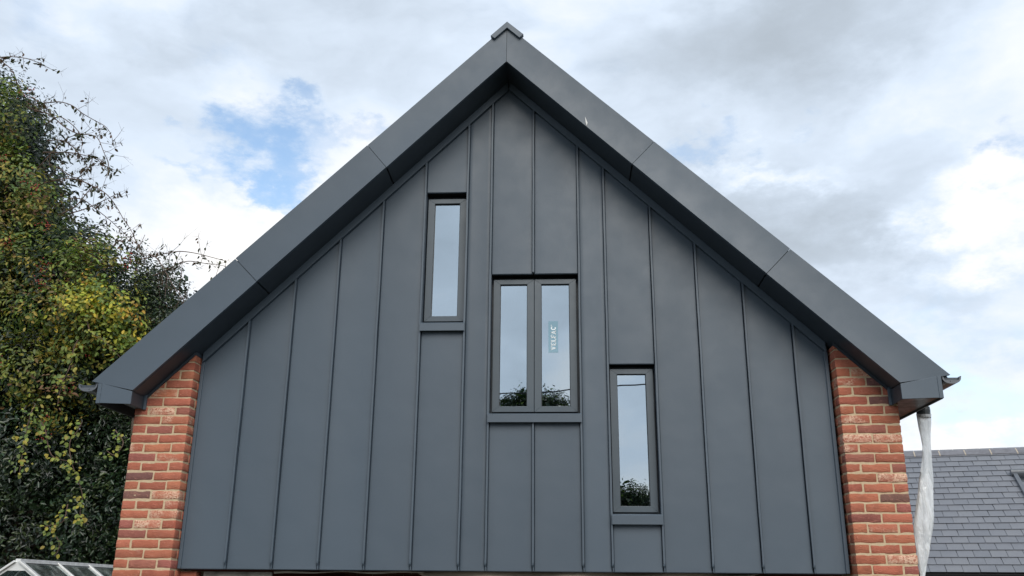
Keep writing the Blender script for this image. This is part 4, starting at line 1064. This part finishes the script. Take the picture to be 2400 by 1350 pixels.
# ---- big dark evergreen behind the greenhouse
ev = empty('evergreen_tree', (-9.6, 7.6, 0.0))
tag(ev, 'big dark glossy evergreen tree filling the left edge behind the greenhouse', 'tree')
org = np.array([-9.6, 7.6, 0.0])
low = [(x, y, z, r) for x, y, z, r in LOBES]
extra = [(-12.6, 7.8, 8.0, 1.6), (-12.8, 7.9, 5.2, 1.7), (-12.6, 7.8, 2.4, 1.7), (-11.8, 8.2, 10.2, 1.3), (-6.6, 8.3, 2.6, 0.95), (-7.2, 8.4, 1.2, 1.1), (-9.4, 7.5, 0.9, 1.1), (-11.4, 7.5, 0.9, 1.2), (-6.9, 8.4, 3.6, 0.95), (-6.8, 8.4, 4.8, 0.9), (-7.6, 8.3, 5.4, 1.0)]
P, N, CI = clumps(low + extra, 15.0, 26, 0.15, (0.55, 1.05), front=0.5)
sz = RNG.uniform(0.050, 0.105, len(P))
leaf_mesh('crown', P - org, N, sz, palette(len(P), DEEP, ci=CI), M_LEAF_GLOSS, ev, 0.48)
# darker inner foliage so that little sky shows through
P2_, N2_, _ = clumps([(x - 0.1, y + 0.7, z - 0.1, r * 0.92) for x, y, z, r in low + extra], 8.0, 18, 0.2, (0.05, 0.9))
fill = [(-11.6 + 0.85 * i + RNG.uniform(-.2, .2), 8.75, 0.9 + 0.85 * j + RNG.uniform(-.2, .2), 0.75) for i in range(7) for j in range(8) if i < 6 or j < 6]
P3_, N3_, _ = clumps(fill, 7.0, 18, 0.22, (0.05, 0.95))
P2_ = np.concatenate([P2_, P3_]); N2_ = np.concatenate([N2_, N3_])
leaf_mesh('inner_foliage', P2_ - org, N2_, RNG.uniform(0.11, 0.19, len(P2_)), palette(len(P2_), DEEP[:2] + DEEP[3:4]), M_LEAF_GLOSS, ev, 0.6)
limbs('trunk', (0.1, 0.3, 0.0), [(x - org[0], y - org[1] + 0.2, z) for x, y, z, r in low[::2]], 0.16, ev)

# ---- small holly at the right of the tree
ho = empty('holly_tree', (-6.75, 7.0, 0.0)); org = np.array([-6.75, 7.0, 0.0])
tag(ho, 'small upright dark holly just above the left roof edge', 'tree')
P, N, CI = clumps(HOLLY + [(-6.7, 7.2, 4.9, 0.6), (-6.9, 7.3, 4.0, 0.6), (-6.7, 7.1, 3.1, 0.6), (-6.85, 7.2, 2.2, 0.6), (-6.7, 7.2, 1.3, 0.6)], 22.0, 24, 0.11, (0.3, 1.1))
leaf_mesh('crown', P - org, N, RNG.uniform(0.038, 0.062, len(P)), palette(len(P), DEEP + [(0.05, 0.075, 0.03)]), M_LEAF_GLOSS, ho, 0.55, 0.0)
sh = MB()
for i in range(14):
    x0, z0 = RNG.uniform(-0.5, 0.35), RNG.uniform(5.9, 6.9); h_ = RNG.uniform(0.35, 0.75)
    sh.tube([(x0, 0, z0), (x0 + 0.02, 0, z0 + h_ * 0.5), (x0 + RNG.uniform(-0.06, 0.08), 0.0, z0 + h_)], [0.010, 0.007, 0.003], 5)
    pp = np.array([[x0 + RNG.normal() * 0.03, RNG.normal() * 0.05, z0 + h_ * u] for u in np.linspace(0.1, 1, 26)])
    if i == 0: SP = pp
    else: SP = np.concatenate([SP, pp])
leaf_mesh('shoot_leaves', SP, unit(len(SP)) + np.array([0, -0.4, 0.3]), RNG.uniform(0.045, 0.075, len(SP)), palette(len(SP), DEEP), M_LEAF_GLOSS, ho, 0.5, -0.4)
sh.build('shoots', M_STEM, ho)
limbs('trunk', (0, 0.1, 0.0), [(x + 6.75, y - 7.0, z) for x, y, z, r in HOLLY], 0.07, ho, wob=0.05)

# ---- rambling climber thrown over the evergreen, arching stems against the sky
cl = empty('rambling_climber', (-9.3, 6.5, 0.0)); org = np.array([-9.3, 6.5, 0.0])
tag(cl, 'olive and russet rambling climber arching over the evergreen into the sky', 'climber')
P, N, CI = clumps(CLIMB, 6.5, 50, 0.155, (0.55, 1.1), front=0.45)
nC = CI.max() + 1
zc = np.zeros(nC); np.maximum.at(zc, CI, P[:, 2])
mixv = RNG.uniform(size=nC)
cols = palette(len(P), OLIVE, ci=CI); gcol = palette(len(P), GREEN, ci=CI); dcol = palette(len(P), DEEP, ci=CI)
hi = np.clip((P[:, 2] - 5.0) / 4.0, 0, 1)
pick = mixv[CI]
use_g = pick < (0.62 - 0.45 * hi); use_d = (pick > 0.86)
cols = np.where(use_g[:, None], gcol, cols); cols = np.where(use_d[:, None], dcol, cols)
keep = RNG.uniform(size=len(P)) < 0.9
leaf_mesh('foliage', P[keep] - org, N[keep], RNG.uniform(0.045, 0.10, keep.sum()), cols[keep], M_LEAF_SOFT, cl, 0.52)
st = MB(); LP = []; BP = []
for s in ARCH:
    pts = curve_pts(s, 6); n = len(pts)
    st.tube([tuple(Vector(q) - Vector(org)) for q in pts], [0.010 * (1 - 0.8 * i / n) + 0.002 for i in range(n)], 5)
    for i in range(1, n):
        seglen = (pts[i] - pts[i-1]).length
        for q in range(RNG.poisson(seglen * 13)):
            base = pts[i-1].lerp(pts[i], RNG.uniform())
            d = Vector((RNG.normal() * 0.06, RNG.normal() * 0.06, -abs(RNG.normal()) * 0.06))
            LP.append(base + d * 0.4)
        if RNG.uniform() < 0.32:      # side twig
            base = pts[i]; dv = Vector((RNG.normal() * 0.8 + 0.3, RNG.normal() * 0.5, RNG.normal() * 0.8)).normalized()
            ln = RNG.uniform(0.12, 0.42); e = base + dv * ln; mid = base.lerp(e, 0.5) + Vector((0, 0, -0.03))
            st.tube([tuple(base - Vector(org)), tuple(mid - Vector(org)), tuple(e - Vector(org))], [0.004, 0.003, 0.0016], 4)
            for q in range(RNG.poisson(2.6)): LP.append(base.lerp(e, RNG.uniform(0.3, 1)) + Vector((RNG.normal() * .02, RNG.normal() * .02, RNG.normal() * .02)))
            for q in range(3):
                tw = e + Vector((RNG.normal() * 0.09, RNG.normal() * 0.06, RNG.normal() * 0.09)); st.tube([tuple(mid.lerp(e, .6) - Vector(org)), tuple(tw - Vector(org))], [0.002, 0.0012], 3)
st.build('stems', M_STEM, cl)
LP = np.array([tuple(q) for q in LP])
leaf_mesh('arching_leaves', LP - org, unit(len(LP)), RNG.uniform(0.05, 0.10, len(LP)), palette(len(LP), [(0.05, 0.045, 0.025), (0.06, 0.065, 0.028), (0.09, 0.05, 0.03), (0.04, 0.05, 0.025)]), M_LEAF_SOFT, cl, 0.5, 1.2)
# clusters of hips and russet leaf tips
bm_ = MB()
pick = P[RNG.choice(np.where(P[:, 1] < 6.3)[0], 18)]
octv = [(1,0,0),(-1,0,0),(0,1,0),(0,-1,0),(0,0,1),(0,0,-1)]; octf = [(0,2,4),(2,1,4),(1,3,4),(3,0,4),(2,0,5),(1,2,5),(3,1,5),(0,3,5)]
for c_ in pick:
    for q in range(int(RNG.integers(10, 26))):
        o_ = c_ + RNG.normal(size=3) * 0.07 + np.array([0, -0.08, 0]) - org; r_ = RNG.uniform(0.010, 0.017)
        bm_.add([tuple(o_ + np.array(w_) * r_) for w_ in octv], octf)
tag(bm_.build('berries', M_BERRY, cl, smooth=True, fix=False), kind='stuff')

# ---- yellow-green vine hanging in front
vi = empty('yellow_vine', (-7.4, 6.0, 0.0)); org = np.array([-7.4, 6.0, 0.0])
tag(vi, 'yellow-green vine with trailing strands hanging over the dark evergreen', 'vine')
P, N, CI = clumps(YEL, 16.0, 22, 0.12, (0.4, 1.1), front=0.5)
leaf_mesh('foliage', P - org, N, RNG.uniform(0.05, 0.095, len(P)), palette(len(P), YELLOW + GREEN, ci=CI), M_LEAF_SOFT, vi, 0.6)
st = MB(); LP = []
for s in TRAIL:
    pts = curve_pts(s, 6); n = len(pts)
    st.tube([tuple(Vector(q) - Vector(org)) for q in pts], [0.007 * (1 - 0.6 * i / n) + 0.002 for i in range(n)], 5)
    for i in range(1, n):
        for q in range(RNG.poisson((pts[i] - pts[i-1]).length * 48)):
            LP.append(pts[i-1].lerp(pts[i], RNG.uniform()) + Vector((RNG.normal() * 0.055, RNG.normal() * 0.06 - 0.05, RNG.normal() * 0.05)))
st.build('stems', M_STEM, vi)
LP = np.array([tuple(q) for q in LP])
leaf_mesh('trailing_leaves', LP - org, np.tile([0.2, -0.7, 0.5], (len(LP), 1)), RNG.uniform(0.04, 0.085, len(LP)), palette(len(LP), [(0.30, 0.30, 0.05), (0.22, 0.26, 0.05), (0.15, 0.20, 0.045), (0.34, 0.28, 0.05), (0.13, 0.19, 0.05)]), M_LEAF_SOFT, vi, 0.80, 0.8)

# ---- across the way behind the camera: what the window panes mirror
rt_ = empty('reflected_tree', (-1.1, -24.5, 0.0)); org = np.array([-1.1, -24.5, 0.0])
tag(rt_, 'bushy tree seen only as dark reflection at the foot of the window panes', 'tree')
lob = []
for i in range(150):
    z = RNG.uniform(1.6, 8.2); w_ = min(4.2, 0.60 * (9.1 - z))
    a_ = RNG.uniform(0, 2 * math.pi); q_ = RNG.uniform(0.75, 1.0); lob.append((-1.1 + w_ * math.cos(a_) * q_, -24.5 + w_ * math.sin(a_) * q_, z, 0.6))
lob += [(-1.3, -24.3, 8.35, 0.6), (-0.6, -24.3, 8.1, 0.6), (-1.9, -24.3, 8.0, 0.65), (0.0, -24.3, 7.8, 0.6), (-2.5, -24.3, 7.6, 0.6), (-0.9, -24.3, 7.7, 0.8), (1.7, -24.2, 4.9, 0.6), (2.3, -24.2, 4.95, 0.6), (2.9, -24.2, 4.6, 0.6), (2.0, -24.2, 4.2, 0.7), (2.7, -24.2, 3.9, 0.7)]
toplob = lob[150:]
Pt, Nt, _ = clumps(toplob, 26.0, 30, 0.11, (0.2, 1.05))
leaf_mesh('crown_tips', Pt - org, Nt, RNG.uniform(0.05, 0.10, len(Pt)), palette(len(Pt), DEEP + [(0.06, 0.09, 0.03)]), M_LEAF_SOFT, rt_, 0.42)
P, N, CI = clumps(lob, 4.5, 26, 0.20, (0.1, 1.05))
Pi, Ni, _ = clumps([(x * 0.82 - 0.2, y, z - 0.35, 0.7) for x, y, z, r in lob], 2.2, 16, 0.25, (0.0, 0.9))
leaf_mesh('inner_foliage', Pi - org, Ni, RNG.uniform(0.22, 0.36, len(Pi)), palette(len(Pi), DEEP), M_LEAF_SOFT, rt_, 0.6)
leaf_mesh('crown', P - org, N, RNG.uniform(0.08, 0.14, len(P)), palette(len(P), DEEP + GREEN[:1]), M_LEAF_SOFT, rt_, 0.40)
print('leaves', sum(len(o.data.polygons) for o in bpy.data.objects if o.type == 'MESH' and 'leaf' in o.data.attributes) // 2)
limbs('trunk', (0, 0, 0), [(x - org[0], y - org[1], z) for x, y, z, r in lob[::3]], 0.2, rt_)
cb = MB(); pts = []
for i in range(41):
    x = -24 + 1.2 * i; pts.append((x, -18.0, 7.50 + 0.070 * x + 0.0016 * (x * x - 30)))
cb.tube(pts, [0.022] * len(pts), 5)
tag(cb.build('overhead_cable', simple('cable_black', (0.02, 0.02, 0.02), 0.6)), 'overhead cable seen only as thin line mirrored in the window panes', 'cable')
